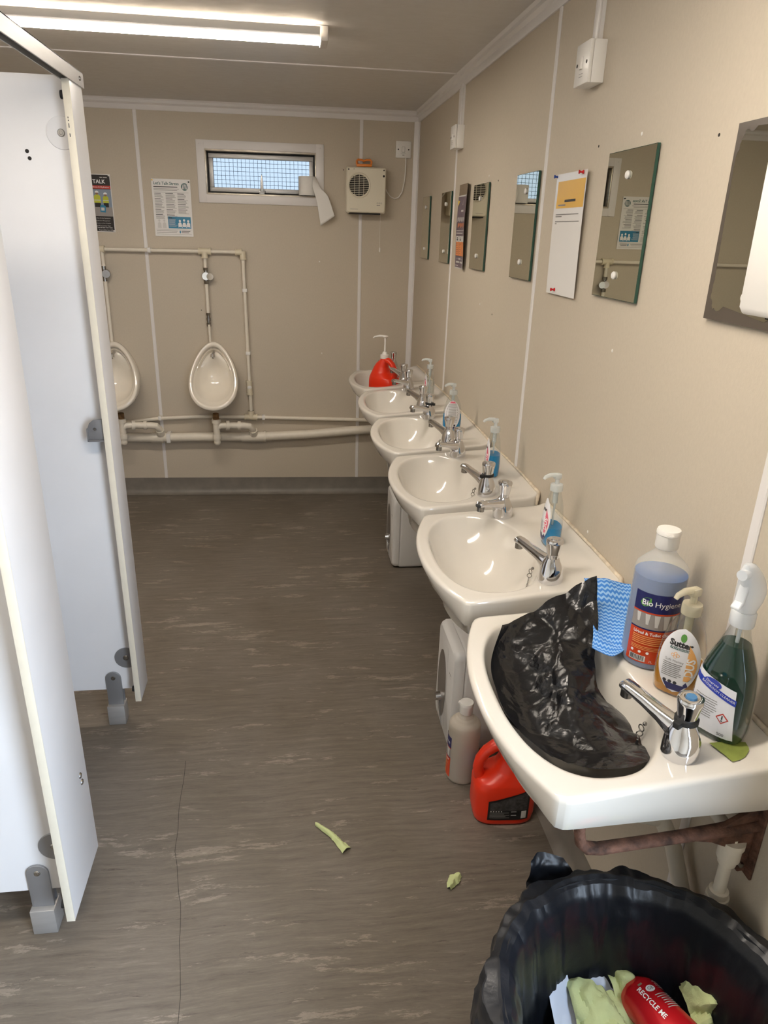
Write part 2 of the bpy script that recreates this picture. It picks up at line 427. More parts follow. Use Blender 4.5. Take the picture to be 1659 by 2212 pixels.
def sheet(name, mat, ctrl, parent=None, nu=40, nv=40, amp=0.006, scale=18, seed=0, ridged=True, thick=0.0, smooth=40, uv=True):
    rows, cols = len(ctrl), len(ctrl[0]); P = [[Vector(p) for p in r] for r in ctrl]
    def cr(a, b, c, d, t): return 0.5 * ((2 * b) + (c - a) * t + (2 * a - 5 * b + 4 * c - d) * t * t + (3 * b - a - 3 * c + d) * t ** 3)
    def pt(u, v):
        x = u * (cols - 1); i = min(int(x), cols - 2); tx = x - i
        y = v * (rows - 1); j = min(int(y), rows - 2); ty = y - j
        g = lambda jj, ii: P[max(0, min(rows - 1, jj))][max(0, min(cols - 1, ii))]
        col = [cr(g(jj, i - 1), g(jj, i), g(jj, i + 1), g(jj, i + 2), tx) for jj in (j - 1, j, j + 1, j + 2)]
        return cr(*col, ty)
    g = [[pt(i / nu, j / nv) for i in range(nu + 1)] for j in range(nv + 1)]
    vs = []; off = Vector((seed * 3.1, seed * 1.7, seed * 5.3))
    for j in range(nv + 1):
        for i in range(nu + 1):
            du = g[j][min(i + 1, nu)] - g[j][max(i - 1, 0)]; dv = g[min(j + 1, nv)][i] - g[max(j - 1, 0)][i]
            n = du.cross(dv); n = n.normalized() if n.length > 1e-9 else Vector((0, 0, 1))
            q = g[j][i] * scale + off
            if ridged == 'facet':
                w_ = q + 0.35 * Vector(noise.noise_vector(q * 0.8))
                d1 = noise.voronoi(w_)[0]; d2 = noise.voronoi(w_ * 2.1 + off)[0]
                pin = min(1.0, 0.12 + 7 * min(i / nu, 1 - j / nv))
                d3 = noise.voronoi(w_ * 4.6 - off)[0]
                d = pin * amp * ((d1[1] - d1[0]) * -0.9 + (d2[1] - d2[0]) * -0.42 + (d3[1] - d3[0]) * -0.08 + 0.6 + 0.9 * noise.noise(q * 0.5))
            elif ridged:
                a = 1 - 2.2 * abs(noise.noise(q + 0.6 * Vector(noise.noise_vector(q * 0.7))))
                b = 1 - 2.0 * abs(noise.noise(q * 2.3 + off))
                d = amp * (a + 0.45 * b - 0.7)
            else: d = amp * (noise.noise(q) + 0.4 * noise.noise(q * 2.2))
            vs.append(g[j][i] + n * d)
    mb = MB(); mb.add(vs, [(j * (nu + 1) + i, j * (nu + 1) + i + 1, (j + 1) * (nu + 1) + i + 1, (j + 1) * (nu + 1) + i) for j in range(nv) for i in range(nu)])
    if uv: mb.uv = [(i / nu, j / nv) for j in range(nv + 1) for i in range(nu + 1)]
    o = mb.build(name, mat, parent, smooth)
    if thick:
        md = o.modifiers.new('thickness', 'SOLIDIFY'); md.thickness = thick; md.offset = 0
    return o

# ------------------------------------------------------------------ the room
TH = 0.07
mb = MB().box(XL - TH, WX + TH, YF - TH, D + 0.16, -0.05, 0.0)
struct(mb.build('floor', 'floor_vinyl', smooth=0))
mb = MB().box(XL - TH, WX + TH, YF - TH, D + 0.16, ZC, ZC + 0.05)
struct(mb.build('ceiling', 'ceiling_board', smooth=0))
struct(MB().box(-12, 12, -12, 14, -0.45, -0.30).build('ground', 'ground_grey', smooth=0))
# right wall with the doorway beside the camera
mb = MB().box(WX, WX + TH, DOOR[1], D + 0.16, 0, ZC).box(WX, WX + TH, YF - TH, DOOR[0], 0, ZC).box(WX, WX + TH, DOOR[0], DOOR[1], DOOR[2], ZC)
struct(mb.build('wall_right', 'wall_vinyl', smooth=0))
struct(MB().box(XL - TH, XL, YF - TH, D + 0.2, 0, ZC).build('wall_left', 'wall_vinyl', smooth=0))
struct(MB().box(XL, WX, YF - TH, YF, 0, ZC).build('wall_front', 'wall_vinyl', smooth=0))
# back wall, with the window opening, built in its own turned frame
WIN = (-0.463, 0.172, 1.822, 2.062)
bw = bpy.data.objects.new('wall_back', None)
mb = MB()
for a in ((-2.2, WIN[0], 0, ZC), (WIN[1], WX + 0.05, 0, ZC), (WIN[0], WIN[1], 0, WIN[2]), (WIN[0], WIN[1], WIN[3], ZC)):
    mb.box(a[0], a[1], 0, TH, a[2], a[3])
o = struct(mb.build('wall_back', 'wall_vinyl', smooth=0)); bpy.data.objects.remove(bw); o.name = 'wall_back'
o.location = (0, D, 0); o.rotation_euler = (0, 0, -ANG)
def backframe(mb, name, mat, smooth=35):
    o = struct(mb.build(name, mat, smooth=smooth)); o.location = (0, D, 0); o.rotation_euler = (0, 0, -ANG); return o
# cover strips over the panel joints
def strip_prof(w, t): return [(-w / 2, 0), (-w / 2, -t * 0.5), (-w / 2 + t * 0.6, -t), (w / 2 - t * 0.6, -t), (w / 2, -t * 0.5), (w / 2, 0)]
def joint_strip_back(name, x, z0, z1, w=0.02): return backframe(MB().prism([(x + a, b) for a, b in strip_prof(w, 0.004)], z0, z1, 'z'), name, 'upvc')
def joint_strip_right(name, y, z0, z1, w=0.02): return struct(MB().prism([(WX + b, y + a) for a, b in strip_prof(w, 0.004)], z0, z1, 'z').build(name, 'upvc'))
joint_strip_back('trim_1', -0.824, 0.11, 2.24)
joint_strip_back('trim_2', 0.426, 0.11, 2.24)
joint_strip_right('trim_3', 3.474, 0.11, 2.24)
joint_strip_right('trim_4', 2.237, 0.11, 2.24)
joint_strip_right('trim_5', 0.994, 0.11, 2.24, 0.024)
# corner trim
yb = on_back(WX)
struct(MB().prism([(WX, yb), (WX - 0.03, yb), (WX - 0.03, yb - 0.005), (WX - 0.006, yb - 0.012), (WX - 0.005, yb - 0.03), (WX, yb - 0.03)], 0.11, 2.24, 'z').build('trim_6', 'upvc'))
# cornices: stepped uPVC
def cornice(d): return [(0, 2.237), (-0.006, 2.237), (-0.010, 2.243), (-0.010, 2.262), (-0.022, 2.270), (-0.022, 2.282), (-0.030, ZC), (0, ZC)]
backframe(MB().prism(cornice(0), -2.1, WX, 'x'), 'trim_7', 'upvc')
struct(MB().prism([(WX + a, z) for a, z in cornice(0)], YF, yb, 'y').build('trim_8', 'upvc'))
# ceiling joint strip
struct(MB().prism([(3.45 - 0.012, ZC), (3.45 - 0.009, ZC - 0.003), (3.45 + 0.009, ZC - 0.003), (3.45 + 0.012, ZC)], XL, WX, 'x').build('trim_9', 'upvc'))
# coved vinyl skirting
cove = [(0, 0.11), (-0.003, 0.11), (-0.003, 0.035), (-0.008, 0.018), (-0.018, 0.008), (-0.035, 0.0015), (0, 0.0015)]
backframe(MB().prism(cove, -2.05, WX - 0.003, 'x'), 'baseboard_back', 'cove_vinyl')
struct(MB().prism([(WX + a, z) for a, z in cove], DOOR[1], yb, 'y').build('baseboard_right', 'cove_vinyl'))
# doorway frame beside the camera (out of shot, where the daylight comes in)
mb = MB().box(WX - 0.012, WX + TH + 0.012, DOOR[0] - 0.05, DOOR[0], 0, DOOR[2] + 0.05).box(WX - 0.012, WX + TH + 0.012, DOOR[1], DOOR[1] + 0.05, 0, DOOR[2] + 0.05).box(WX - 0.012, WX + TH + 0.012, DOOR[0], DOOR[1], DOOR[2], DOOR[2] + 0.05)
struct(mb.build('door_1', 'upvc', smooth=0))

# ---- window
w = bpy.data.objects.new('window_1', None); C.objects.link(w); w['kind'] = 'structure'
w.location = (0, D, 0); w.rotation_euler = (0, 0, -ANG)
X0, X1, Z0, Z1 = -0.503, 0.212, 1.780, 2.104
fr = 0.045
for i, (a, b, c, d) in enumerate(((X0, X1, Z1 - fr, Z1), (X0, X1, Z0, Z0 + fr), (X0, X0 + fr, Z0, Z1), (X1 - fr, X1, Z0, Z1))):
    MB().box(a, b, -0.008 - 0.0008 * (i > 1), 0.0, c, d, 0.002).build('trim_board', 'upvc', w)
for (a, b) in ((X0 + .02, Z1 - .02), (X1 - .02, Z1 - .02)): MB().sphere((a, -0.010, b), 0.004, 0.002, 0.004, 10).build('screw_cap', 'upvc', w)
a0, a1, c0, c1 = WIN
t = 0.012
for (a, b, c, d) in ((a0, a1, c1 - t, c1), (a0, a1, c0, c0 + t), (a0, a0 + t, c0 + t, c1 - t), (a1 - t, a1, c0 + t, c1 - t)):
    MB().box(a, b, -0.004, 0.075, c, d, 0.001).build('outer_frame', 'alu_dirty', w)
s0, s1, e0, e1 = a0 + 0.020, a1 - 0.020, c0 + 0.020, c1 - 0.020; sw = 0.024
sash = MB()
for (a, b, c, d) in ((s0, s1, e1 - sw, e1), (s0, s1, e0, e0 + sw), (s0, s0 + sw, e0 + sw, e1 - sw), (s1 - sw, s1, e0 + sw, e1 - sw)):
    sash.box(a, b, 0.040, 0.072, c, d, 0.002)
sash = sash.build('sash', 'aluminium', w)
fill = MB()
for (a, b, c, d) in ((a0, a1, e1, c1), (a0, a1, c0, e0), (a0, s0, e0, e1), (s1, a1, e0, e1)): fill.box(a, b, 0.058, 0.070, c, d)
fill.build('gasket', 'rubber', w)
g0, g1, h0, h1 = s0 + sw - .004, s1 - sw + .004, e0 + sw - .004, e1 - sw + .004
MB().box(g0, g1, 0.054, 0.059, h0, h1).build('pane', 'obscure_glass', w)
mesh_ = MB(); nx = 24; nz = 7
for i in range(1, nx): x = g0 + (g1 - g0) * i / nx; mesh_.cyl((x, 0.068, h0), (x, 0.068, h1), 0.0011, n=6)
for i in range(1, nz): z = h0 + (h1 - h0) * i / nz; mesh_.cyl((g0, 0.068, z), (g1, 0.068, z), 0.0011, n=6)
mesh_.build('wire_mesh', 'galv', w)
st = MB().box(-0.165, -0.125, 0.028, 0.040, e0 + 0.002, e0 + 0.014, 0.003).prism([(-0.155, e0 + .006), (-0.135, e0 + .006), (-0.137, e0 + .060), (-0.142, e0 + .092), (-0.145, e0 + .100), (-0.148, e0 + .092), (-0.153, e0 + .060)], 0.018, 0.026, 'y', 0.002)
st.build('handle', 'steel', w)
MB().box(-0.160, -0.130, 0.000, 0.018, c0 + t, c0 + t + 0.012, 0.002).box(-0.163, -0.127, 0.012, 0.040, c0 + t + .010, e0 + .008, 0.002).build('handle_keep', 'aluminium', w)

# ------------------------------------------------------------------ ceiling battens
def batten(label, x0, x1, y0, y1, wrap, grp='ceiling batten lights'):
    t = thing('batten_light', label, 'light', ((x0 + x1) / 2, (y0 + y1) / 2, ZC), 0, grp)
    hx, hy = (x1 - x0) / 2, (y1 - y0) / 2
    # gear tray: tall lip on the near side
    MB().prism([(-hy, -0.001), (-hy, -0.022), (-hy + .006, -0.034), (-hy + .014, -0.036), (hy - .006, -0.030), (hy, -0.020), (hy, -0.001)], -hx + .02, hx - .02, 'x').build('gear_tray', 'lamp_body', t)
    ends = []
    for s in (-1, 1):
        MB().box(s * hx - (.026 if s > 0 else 0), s * hx + (0 if s > 0 else .026), -hy - .002, hy + .002, -0.046, -0.001, 0.004).build('end_cap', 'lamp_body', t)
    if wrap:
        # guessed up-light added along the near edge, behind a lip, to brighten the ceiling
        MB().prism([(-hy - .040, -.036), (-hy - .042, -.014), (-hy - .039, -.014), (-hy - .036, -.033), (-hy, -.033), (-hy, -.036)], -hx + .03, hx - .03, 'x').build('added_uplight_lip', 'lamp_body', t)
        MB().box(-hx + .04, hx - .04, -hy - .034, -hy - .004, -.0328, -.0310).build('added_uplight_strip', 'added_uplight', t, smooth=0)
    if False:
        MB().prism([(-hy - .004, -.014), (-hy - .006, -.034), (-hy + .012, -.046), (hy - .012, -.046), (hy + .006, -.034), (hy + .004, -.014)], -hx + .026, hx - .026, 'x').build('diffuser', 'lamp_diffuser', t)
    if True:
        MB().prism([(-hy + .012, -.034), (-hy + .018, -.040), (hy - .014, -.040), (hy - .006, -.030), (hy - .012, -.028)], -hx + .026, hx - .026, 'x').build('diffuser', 'lamp_diffuser', t)
    return t
batten('white ceiling batten light with lit strip above the cubicles, in front of the window wall', -1.37, 0.148, 2.815, 2.925, True)
batten('white ceiling batten light nearer the camera, above the nearest basins', -1.05, 0.45, 0.86, 0.995, False)

# ------------------------------------------------------------------ cubicles
XP = -0.535
def screw_head(mb, c, r, axis):
    d = {'y-': (0, -1, 0), 'x+': (1, 0, 0)}[axis]; c = Vector(c); dv = Vector(d)
    mb.cyl(c, c + dv * 0.0025, r, r * 0.8, 16); mb.cyl(c + dv * 0.0025, c + dv * 0.0032, r * 0.5, r * 0.42, 6)
def partition(label, y, zb, ztop):
    xr = XP - 0.020
    t = thing('cubicle_partition', label, 'partition', (xr, y, 0), 0, 'white toilet cubicle partitions')
    L = xr - XL - 0.004
    MB().box(-L, 0, -0.0085, 0.0085, zb, ztop, 0.0015).build('panel', 'laminate', t)
    fx = -0.078
    ft = MB().prism([(fx - .026, 0.06), (fx + .026, 0.06), (fx + .026, 0.182)] + [(fx + .026 * math.cos(a), 0.182 + .026 * math.sin(a)) for a in [math.pi * k / 10 for k in range(1, 10)]] + [(fx - .026, 0.182)], -0.0145, -0.0085, 'y', 0.001)
    ft = ft.build('foot_strap', 'galv', t)
    mb = MB(); screw_head(mb, (fx, -0.0145, 0.184), 0.008, 'y-'); mb.build('screw', 'steel', ft)
    MB().box(fx - .026, fx + .026, 0.0088, 0.0140, 0.06, 0.16).box(fx - .022, fx + .022, -0.0080, 0.0085, 0.06, 0.122).build('foot_blade', 'galv', t)
    MB().box(fx - .029, fx + .029, -0.030, 0.022, 0.0, 0.076, 0.002).build('foot_shoe', 'aluminium', t)
    for zz in (0.262, 1.868):
        p = MB().cyl((-0.026, -0.0085, zz), (-0.026, -0.0118, zz), 0.040, 0.039, 40).build('disc_plate', 'galv' if zz < 1 else 'laminate', t)
        mb = MB(); screw_head(mb, (-0.028, -0.0118, zz), 0.010, 'y-'); mb.build('screw', 'steel', p)
    return t
p2 = partition('white cubicle partition below the end of the metal head rail, nearest the urinals', 2.19, 0.135, 2.0)
p1 = partition('white cubicle partition at the left edge, nearest the camera', 1.38, 0.125, 2.0)
for (x, z) in ((-0.120, 1.822), (-0.116, 1.805)): MB().cyl((x, -0.0086, z), (x, -0.0095, z), 0.005, n=10).build('screw_hole', 'hole_dark', p2)

def pilaster(label, y0, y1, zb, ztop, bolts):
    t = thing('cubicle_pilaster', label, 'partition', (XP, y0, 0), 0, 'white cubicle pilasters')
    W = y1 - y0
    b = MB().box(-0.018, 0, 0.0008, W, zb, ztop, 0.0008).build('panel', 'laminate', t)
    MB().box(-0.0185, 0.0004, -0.001, 0.0010, zb, ztop, 0.0004).build('edge_strip', 'edge_band', t)
    for z in (zb + 0.045, ztop - 0.035):
        MB().cyl((-0.018, 0.012, z), (-0.027, 0.012, z), 0.011, 0.010, 16).build('door_buffer', 'rubber', t)
    for (yy, zz) in bolts:
        mb = MB(); screw_head(mb, (0, yy, zz), 0.008, 'x+'); mb.build('bolt', 'steel', t)
    return t
pil1 = pilaster('wide white cubicle pilaster at left, nearest the camera, with two bolts', 1.292, 1.515, 0.105, 1.985, [(0.175, 0.384), (0.180, 0.360)])
pil2 = pilaster('narrow white cubicle pilaster in front of the half-hidden urinal, under the rail end', 2.125, 2.245, 0.12, 1.985, [])
# keep for the door latch, seen past the pilaster edge
lk = MB().prism([(-0.066, 1.050), (-0.066, 1.085), (-0.060, 1.100), (-0.048, 1.110), (-0.018, 1.112), (-0.018, 1.050)], 0.012, 0.020, 'y', 0.001).box(-0.066, -0.018, 0.006, 0.045, 1.045, 1.050).box(-0.068, -0.064, 0.006, 0.045, 1.045, 1.085).build('latch_keep', 'galv', pil2)
mb = MB(); screw_head(mb, (-0.045, 0.012, 1.083), 0.005, 'y-'); mb.build('screw', 'steel', lk)
for (z, l) in ((1.90, .004), (1.893, .003), (1.885, .010), (1.862, .008)):
    MB().box(-0.013, -0.011, -0.0015, -0.0009, z - l, z).build('scuff', 'ink', pil2)
# head rail on top of the pilasters, running towards the camera
hr = thing('head_rail', 'aluminium head rail running along the cubicle tops to the far pilaster', 'rail', (XP, 2.26, 0))
MB().box(0.0006, 0.0036, -3.6, 0, 1.983, 2.019, 0.0006).box(-0.0215, 0.0036, -3.6, 0, 2.016, 2.019, 0.0006).box(-0.0225, -0.0195, -3.6, 0, 1.983, 2.019, 0.0006).build('channel', 'aluminium', hr, smooth=0)
mb = MB(); screw_head(mb, (0.0036, -0.040, 2.001), 0.006, 'x+'); mb.build('screw', 'steel', hr)

# ------------------------------------------------------------------ urinals and pipework on the back wall
def egg(phi):   # front outline; phi = 0 at the top
    return math.sin(phi) * 0.148 * (1 - 0.27 * math.cos(phi)) / 1.045, math.cos(phi) * 0.192
def make_urinal(label, x, zc):
    t = back_thing('urinal', label, 'urinal', x, zc, 'white bowl urinals on the back wall')
    n = 56; phis = [2 * math.pi * i / n for i in range(n)]
    def dep(z): # rim depth from the wall
        k = (0.192 - z) / 0.384; return 0.075 + 0.175 * (max(0, k) ** 1.1)
    def ring(s, dfn, dz=0.0): return [(egg(p)[0] * s, -dfn(egg(p)[1]), egg(p)[1] * s + dz) for p in phis]
    rings = [ring(0.86, lambda z: 0.001, 0.01), ring(0.95, lambda z: dep(z) * 0.3, 0.004), ring(1.0, lambda z: dep(z) * 0.62), ring(1.01, lambda z: dep(z) * 0.86), ring(0.995, lambda z: dep(z) - 0.004), ring(0.965, lambda z: dep(z)), ring(0.90, lambda z: dep(z) + 0.001), ring(0.865, lambda z: dep(z) - 0.003), ring(0.845, lambda z: dep(z) - 0.012),
             ring(0.83, lambda z: dep(z) - 0.024), ring(0.80, lambda z: dep(z) - 0.030), ring(0.76, lambda z: dep(z) * 0.78), ring(0.68, lambda z: dep(z) * 0.50), ring(0.55, lambda z: 0.042 + dep(z) * 0.16), ring(0.35, lambda z: 0.036 + dep(z) * .05), ring(0.12, lambda z: 0.034)]
    b = MB().loft(rings).build('bowl', 'ceramic_urinal', t, 60); fixn(b)
    MB().cyl((0, -0.155, -0.150), (0, -0.155, -0.147), 0.018, n=20).build('drain_grate', 'chrome_dull', t)
    sp = MB().cyl((0, -0.060, 0.130), (0, -0.115, 0.122), 0.009, n=16).cyl((0, -0.115, 0.126), (0, -0.119, 0.110), 0.014, 0.015, 18).cyl((0, -.117, .108), (0, -.117, .100), .004, n=8)
    sp.build('spreader', 'chrome', t)
    return t
make_urinal('whole white bowl urinal under the wall pipes, right of the joint strip', -0.464, 0.808)
make_urinal('white bowl urinal half hidden behind the cubicle pilaster', -1.053, 0.800)

pf = lambda x, z, d=0.03: (x * (1 - d / 4.53), -d, 1.65 + (z - 1.65) * (1 - d / 4.53))
def wall_tube(mb, pts, r, d=0.03, n=14): return mb.tube([pf(x, z, d) for x, z in pts], r, n)
flush = thing('flush_pipework', 'cream plastic flush pipe loop with tees and valves above the urinals', 'pipe', (0, D, 0), -ANG)
def pipe_part(name, mat, pts, r, d=0.03, parent=flush): return wall_tube(MB(), pts, r, d).build(name, mat, parent)
pr_ = 0.0105
pipe_part('supply_pipe', 'pipe_white', [(-1.6, 1.511), (-1.07, 1.513), (-0.27, 1.516)], pr_)
pipe_part('supply_pipe', 'pipe_white', [(-0.269, 1.50), (-0.257, 0.535)], pr_)
pipe_part('drop_pipe', 'pipe_white', [(-0.490, 1.50), (-0.490, 1.41)], pr_)
pipe_part('drop_pipe', 'pipe_white', [(-0.490, 1.345), (-0.490, 1.15)], pr_)
pipe_part('drop_pipe', 'pipe_white', [(-0.489, 1.095), (-0.486, 0.95)], 0.0075, 0.05)
pipe_part('drop_pipe', 'pipe_white', [(-1.076, 1.50), (-1.076, 0.95)], pr_)
pipe_part('low_pipe', 'pipe_white', [(-1.6, 0.46), (-1.065, 0.478), (-0.831, 0.508), (-0.60, 0.520), (-0.264, 0.519), (0.45, 0.503), (0.74, 0.500)], 0.0115)
def fitting(x0, z0, x1, z1, r=0.0175, mat='pipe_cream', name='fitting', d=0.03):
    mb = MB(); a = Vector(pf(x0, z0, d)); b = Vector(pf(x1, z1, d))
    mb.cyl(a, b, r, n=18); u = (b - a).normalized()
    mb.cyl(a, a + u * .008, r + .003, n=18); mb.cyl(b - u * .008, b, r + .003, n=18); return mb.build(name, mat, flush)
fitting(-0.525, 1.516, -0.452, 1.516); fitting(-0.490, 1.512, -0.490, 1.478)
fitting(-0.312, 1.516, -0.272, 1.516); fitting(-0.269, 1.522, -0.268, 1.475)
fitting(-1.110, 1.513, -1.060, 1.513)
fitting(-0.300, 0.519, -0.218, 0.518); fitting(-0.258, 0.522, -0.258, 0.560)
fitting(-0.262, 0.755, -0.261, 0.665); MB().sphere(pf(-0.261, 0.712, 0.036), 0.015, 0.015, 0.018).build('stop_valve', 'plastic_white', flush)
for (x, z, vert) in ((-0.808, 1.515, 0), (-0.265, 1.30, 1), (-0.261, 0.925, 1), (-0.831, 0.510, 0), (-0.18, 0.516, 0)):
    p = Vector(pf(x, z)); mb = MB()
    if vert: mb.box(p.x - .014, p.x + .014, -0.042, 0, p.z - .010, p.z + .010, .003)
    else: mb.box(p.x - .010, p.x + .010, -0.042, 0, p.z - .014, p.z + .014, .003)
    mb.build('pipe_clip', 'plastic_white', flush)
# chrome isolating valve with round flush button, and the compression joint below
v = MB().cyl(pf(-0.490, 1.420), pf(-0.490, 1.335), 0.011, n=16).cyl(pf(-0.490, 1.425), pf(-0.490, 1.408), 0.015, n=6).cyl(pf(-0.490, 1.350), pf(-0.490, 1.332), 0.015, n=6)
v.build('flush_valve', 'chrome_dull', flush)
MB().cyl(pf(-0.490, 1.378, 0.024), pf(-0.490, 1.376, 0.062), 0.026, 0.022, 24).cyl(pf(-0.472, 1.374, 0.03), pf(-0.466, 1.374, .06), 0.018, 0.02, 20).build('valve_button', 'chrome', flush)
MB().cyl(pf(-0.490, 1.160), pf(-0.490, 1.088), 0.0105, n=16).cyl(pf(-0.490, 1.165), pf(-0.490, 1.150), 0.014, n=6).cyl(pf(-0.490, 1.135), pf(-0.490, 1.118), .013, n=16).cyl(pf(-0.490, 1.105), pf(-0.490, 1.085), 0.014, n=6).build('compression_joint', 'chrome_dull', flush)
MB().cyl(pf(-1.076, 1.420), pf(-1.076, 1.335), 0.013, n=16).cyl(pf(-1.066, 1.378, 0.024), pf(-1.066, 1.376, 0.062), 0.026, 0.022, 24).build('flush_valve', 'chrome_dull', flush)

waste = thing('urinal_waste_pipe', 'white plastic waste pipe with swept elbows running low across the back wall', 'pipe', (0, D, 0), -ANG)
DW = 0.045
pipe_part('waste_run', 'pipe_white', [(-1.7, 0.378), (-1.061, 0.382), (-0.830, 0.383), (-0.508, 0.388), (-0.212, 0.389)], 0.0285, DW, waste)
pipe_part('waste_run', 'pipe_white', [(-0.212, 0.389), (0.10, 0.405), (0.391, 0.431), (0.72, 0.452)], 0.0285, DW, waste)
def sleeve(x0, z0, x1, z1, r=0.033, d=DW): return MB().cyl(pf(x0, z0, d), pf(x1, z1, d), r, n=24).build('sleeve', 'pipe_white', waste)
sleeve(-0.895, 0.383, -0.83, 0.383, .0325); sleeve(-0.865 + .6, 0.389, -0.24, 0.389, .034); sleeve(-0.325, 0.388, -0.17, 0.390, 0.0325); sleeve(-0.178, 0.390, -0.168, 0.390, 0.036); sleeve(-0.83, .383, -.82, .383, .036)
for sx in (0.0, -0.589):
    # trap branch: from the urinal outlet across and down into the run
    def q(x, z, d): return pf(x + sx, z, d)
    MB().cyl(q(-0.478, 0.540, 0.155), q(-0.478, 0.500, 0.150), 0.019, n=20).build('outlet_joint', 'pipe_stain', waste)
    MB().cyl(q(-0.478, 0.505, 0.15), q(-0.478, 0.48, 0.15), 0.027, n=18).build('outlet_nut', 'pipe_white', waste); MB().cyl(q(-0.478, 0.405, .14), q(-0.478, 0.375, .14), 0.026, n=18).build('outlet_nut', 'pipe_white', waste)
    MB().tube([q(-0.478, 0.49, .15), q(-0.478, 0.43, .145), q(-0.478, 0.36, .14)], 0.0205, 16).sphere(q(-0.478, 0.352, .14), .0215).build('trap_body', 'pipe_white', waste)
    MB().tube([q(-0.478, 0.445, .145), q(-0.455, 0.462, .14), q(-0.40, 0.463, .12), q(-0.30, 0.462, .11), q(-0.268, 0.458, .105), q(-0.250, 0.440, .09), q(-0.246, 0.42, .07), q(-0.246, 0.395, .055)], 0.0205, 18).build('trap_arm', 'pipe_white', waste)
    MB().cyl(q(-0.420, 0.463, .128), q(-0.398, 0.463, .122), 0.030, n=14).build('trap_nut', 'pipe_white', waste); MB().cyl(q(-0.345, 0.462, .115), q(-0.325, 0.462, .113), 0.027, n=18).build('trap_nut', 'pipe_white', waste)
    MB().tube([q(-0.249, 0.432, .082), q(-0.246, 0.405, .06)], 0.0265, 20).build('branch_socket', 'pipe_white', waste)
p = Vector(pf(-0.785, .383, DW)); MB().box(p.x - .012, p.x + .012, -0.076, 0, p.z - .028, p.z + .030, .003).build('pipe_clip', 'plastic_white', waste)

# ------------------------------------------------------------------ posters on the back wall
def poster(name, label, place, x, z, w, h, mat, group=None, off=0.004):
    t = place(name, label, 'poster', x, z, group)
    mb = MB(); mb.box(-w / 2, w / 2, -0.0012 - off, -off, -h / 2, h / 2); o = mb.build('sheet', mat, t, smooth=0)
    return t, Decal(t, flat(-off - 0.0012))
t, d = poster('stress_poster', 'laminated white stress advice poster pinned left of the window', back_thing, -0.655, 1.745, 0.216, 0.303, 'poster_white')
d.text('heading', 'poster_teal', 1, -0.098, 0.128, "Let's Talk Stress", 0.0215, align='LEFT', bold=0.0004)
d.ell('emblem', 'poster_teal', 1, 0.075, 0.113, 0.0195, 0.0195, 24)
for i in range(4):
    d.poly('emblem_stripe', 'poster_white', 2, [(0.060 + i * .008, 0.100), (0.064 + i * .008, 0.100), (0.070 + i * .008, 0.126), (0.066 + i * .008, 0.126)])
d.rect('print_lines', 'ink', 1, -0.098, 0.108, 0.035, 0.1125)
d.lines('print_lines', 'ink_grey', 1, -0.098, 0.045, 0.099, 2, 0.007, 0.0024, 0.1)
d.rect('print_lines', 'ink', 1, -0.098, 0.082, 0.095, 0.0828)
for c, (a, e) in enumerate(((-0.096, -0.044), (-0.034, 0.026), (0.032, 0.092))):
    b = 0.074
    for k in range(5 if c == 0 else (5 if c == 1 else 4)):
        d.rect('print_lines', 'ink', 1, a, b, a + (e - a) * (.6 + .3 * rnd.random()), b + 0.003); b -= 0.0055
        d.lines('print_lines', 'ink_grey', 1, a, e, b, 4, 0.0046, 0.0018, 0.3, seed=c * 10 + k); b -= 0.0225
d.rect('panel', 'poster_blue', 1, -0.030, -0.108, 0.098, -0.045)
d.rect('print_lines', 'ink', 2, -0.026, -0.054, -0.006, -0.050)
d.lines('print_white', 'ink_pale', 2, -0.026, 0.022, -0.061, 8, 0.0052, 0.0017, 0.3, 5)
for (a, s) in ((0.036, 1.0), (0.060, 1.15), (0.083, 1.0)):   # three seated pictogram figures
    d.ell('pictogram', 'ink_white', 2, a, -0.068 + .004 * (s > 1), 0.0062, 0.0068, 14)
    d.poly('pictogram', 'ink_white', 2, [(a - .009, -0.100), (a - .009, -.082), (a - .005, -.0755), (a + .005, -.0755), (a + .009, -.082), (a + .009, -.100)])
d.rect('pictogram', 'ink_white', 2, 0.034, -0.090, 0.086, -0.0875); d.rect('pictogram', 'ink_white', 2, 0.046, -.104, .049, -.088); d.rect('pictogram', 'ink_white', 2, 0.070, -.104, .073, -.088); d.rect('pictogram', 'ink_white', 2, .026, -.103, .028, -.080); d.rect('pictogram', 'ink_white', 2, .091, -.103, .093, -.080)
for (a, s) in ((-0.080, .9), (-0.052, 1)):
    d.ell('ghost_figure', 'ink_pale', 1, a, -0.068, 0.006, 0.007, 12); d.poly('ghost_figure', 'ink_pale', 1, [(a - .011, -.108), (a - .009, -.080), (a, -.076), (a + .009, -.080), (a + .011, -.108)])
d.rect('print_lines', 'ink', 1, -0.100, -0.1155, 0.098, -0.1147); d.lines('print_lines', 'ink_grey', 1, -0.098, 0.02, -0.124, 2, 0.008, 0.0024, .05)
d.ell('emblem', 'poster_blue', 1, .034, -.127, .004, .008, 12); d.lines('print_lines', 'ink', 1, .042, .096, -.124, 2, .008, .003, .4, 3); d.rect('print_lines', 'ink', 1, -0.100, -0.1405, 0.098, -0.1395)
d.done()

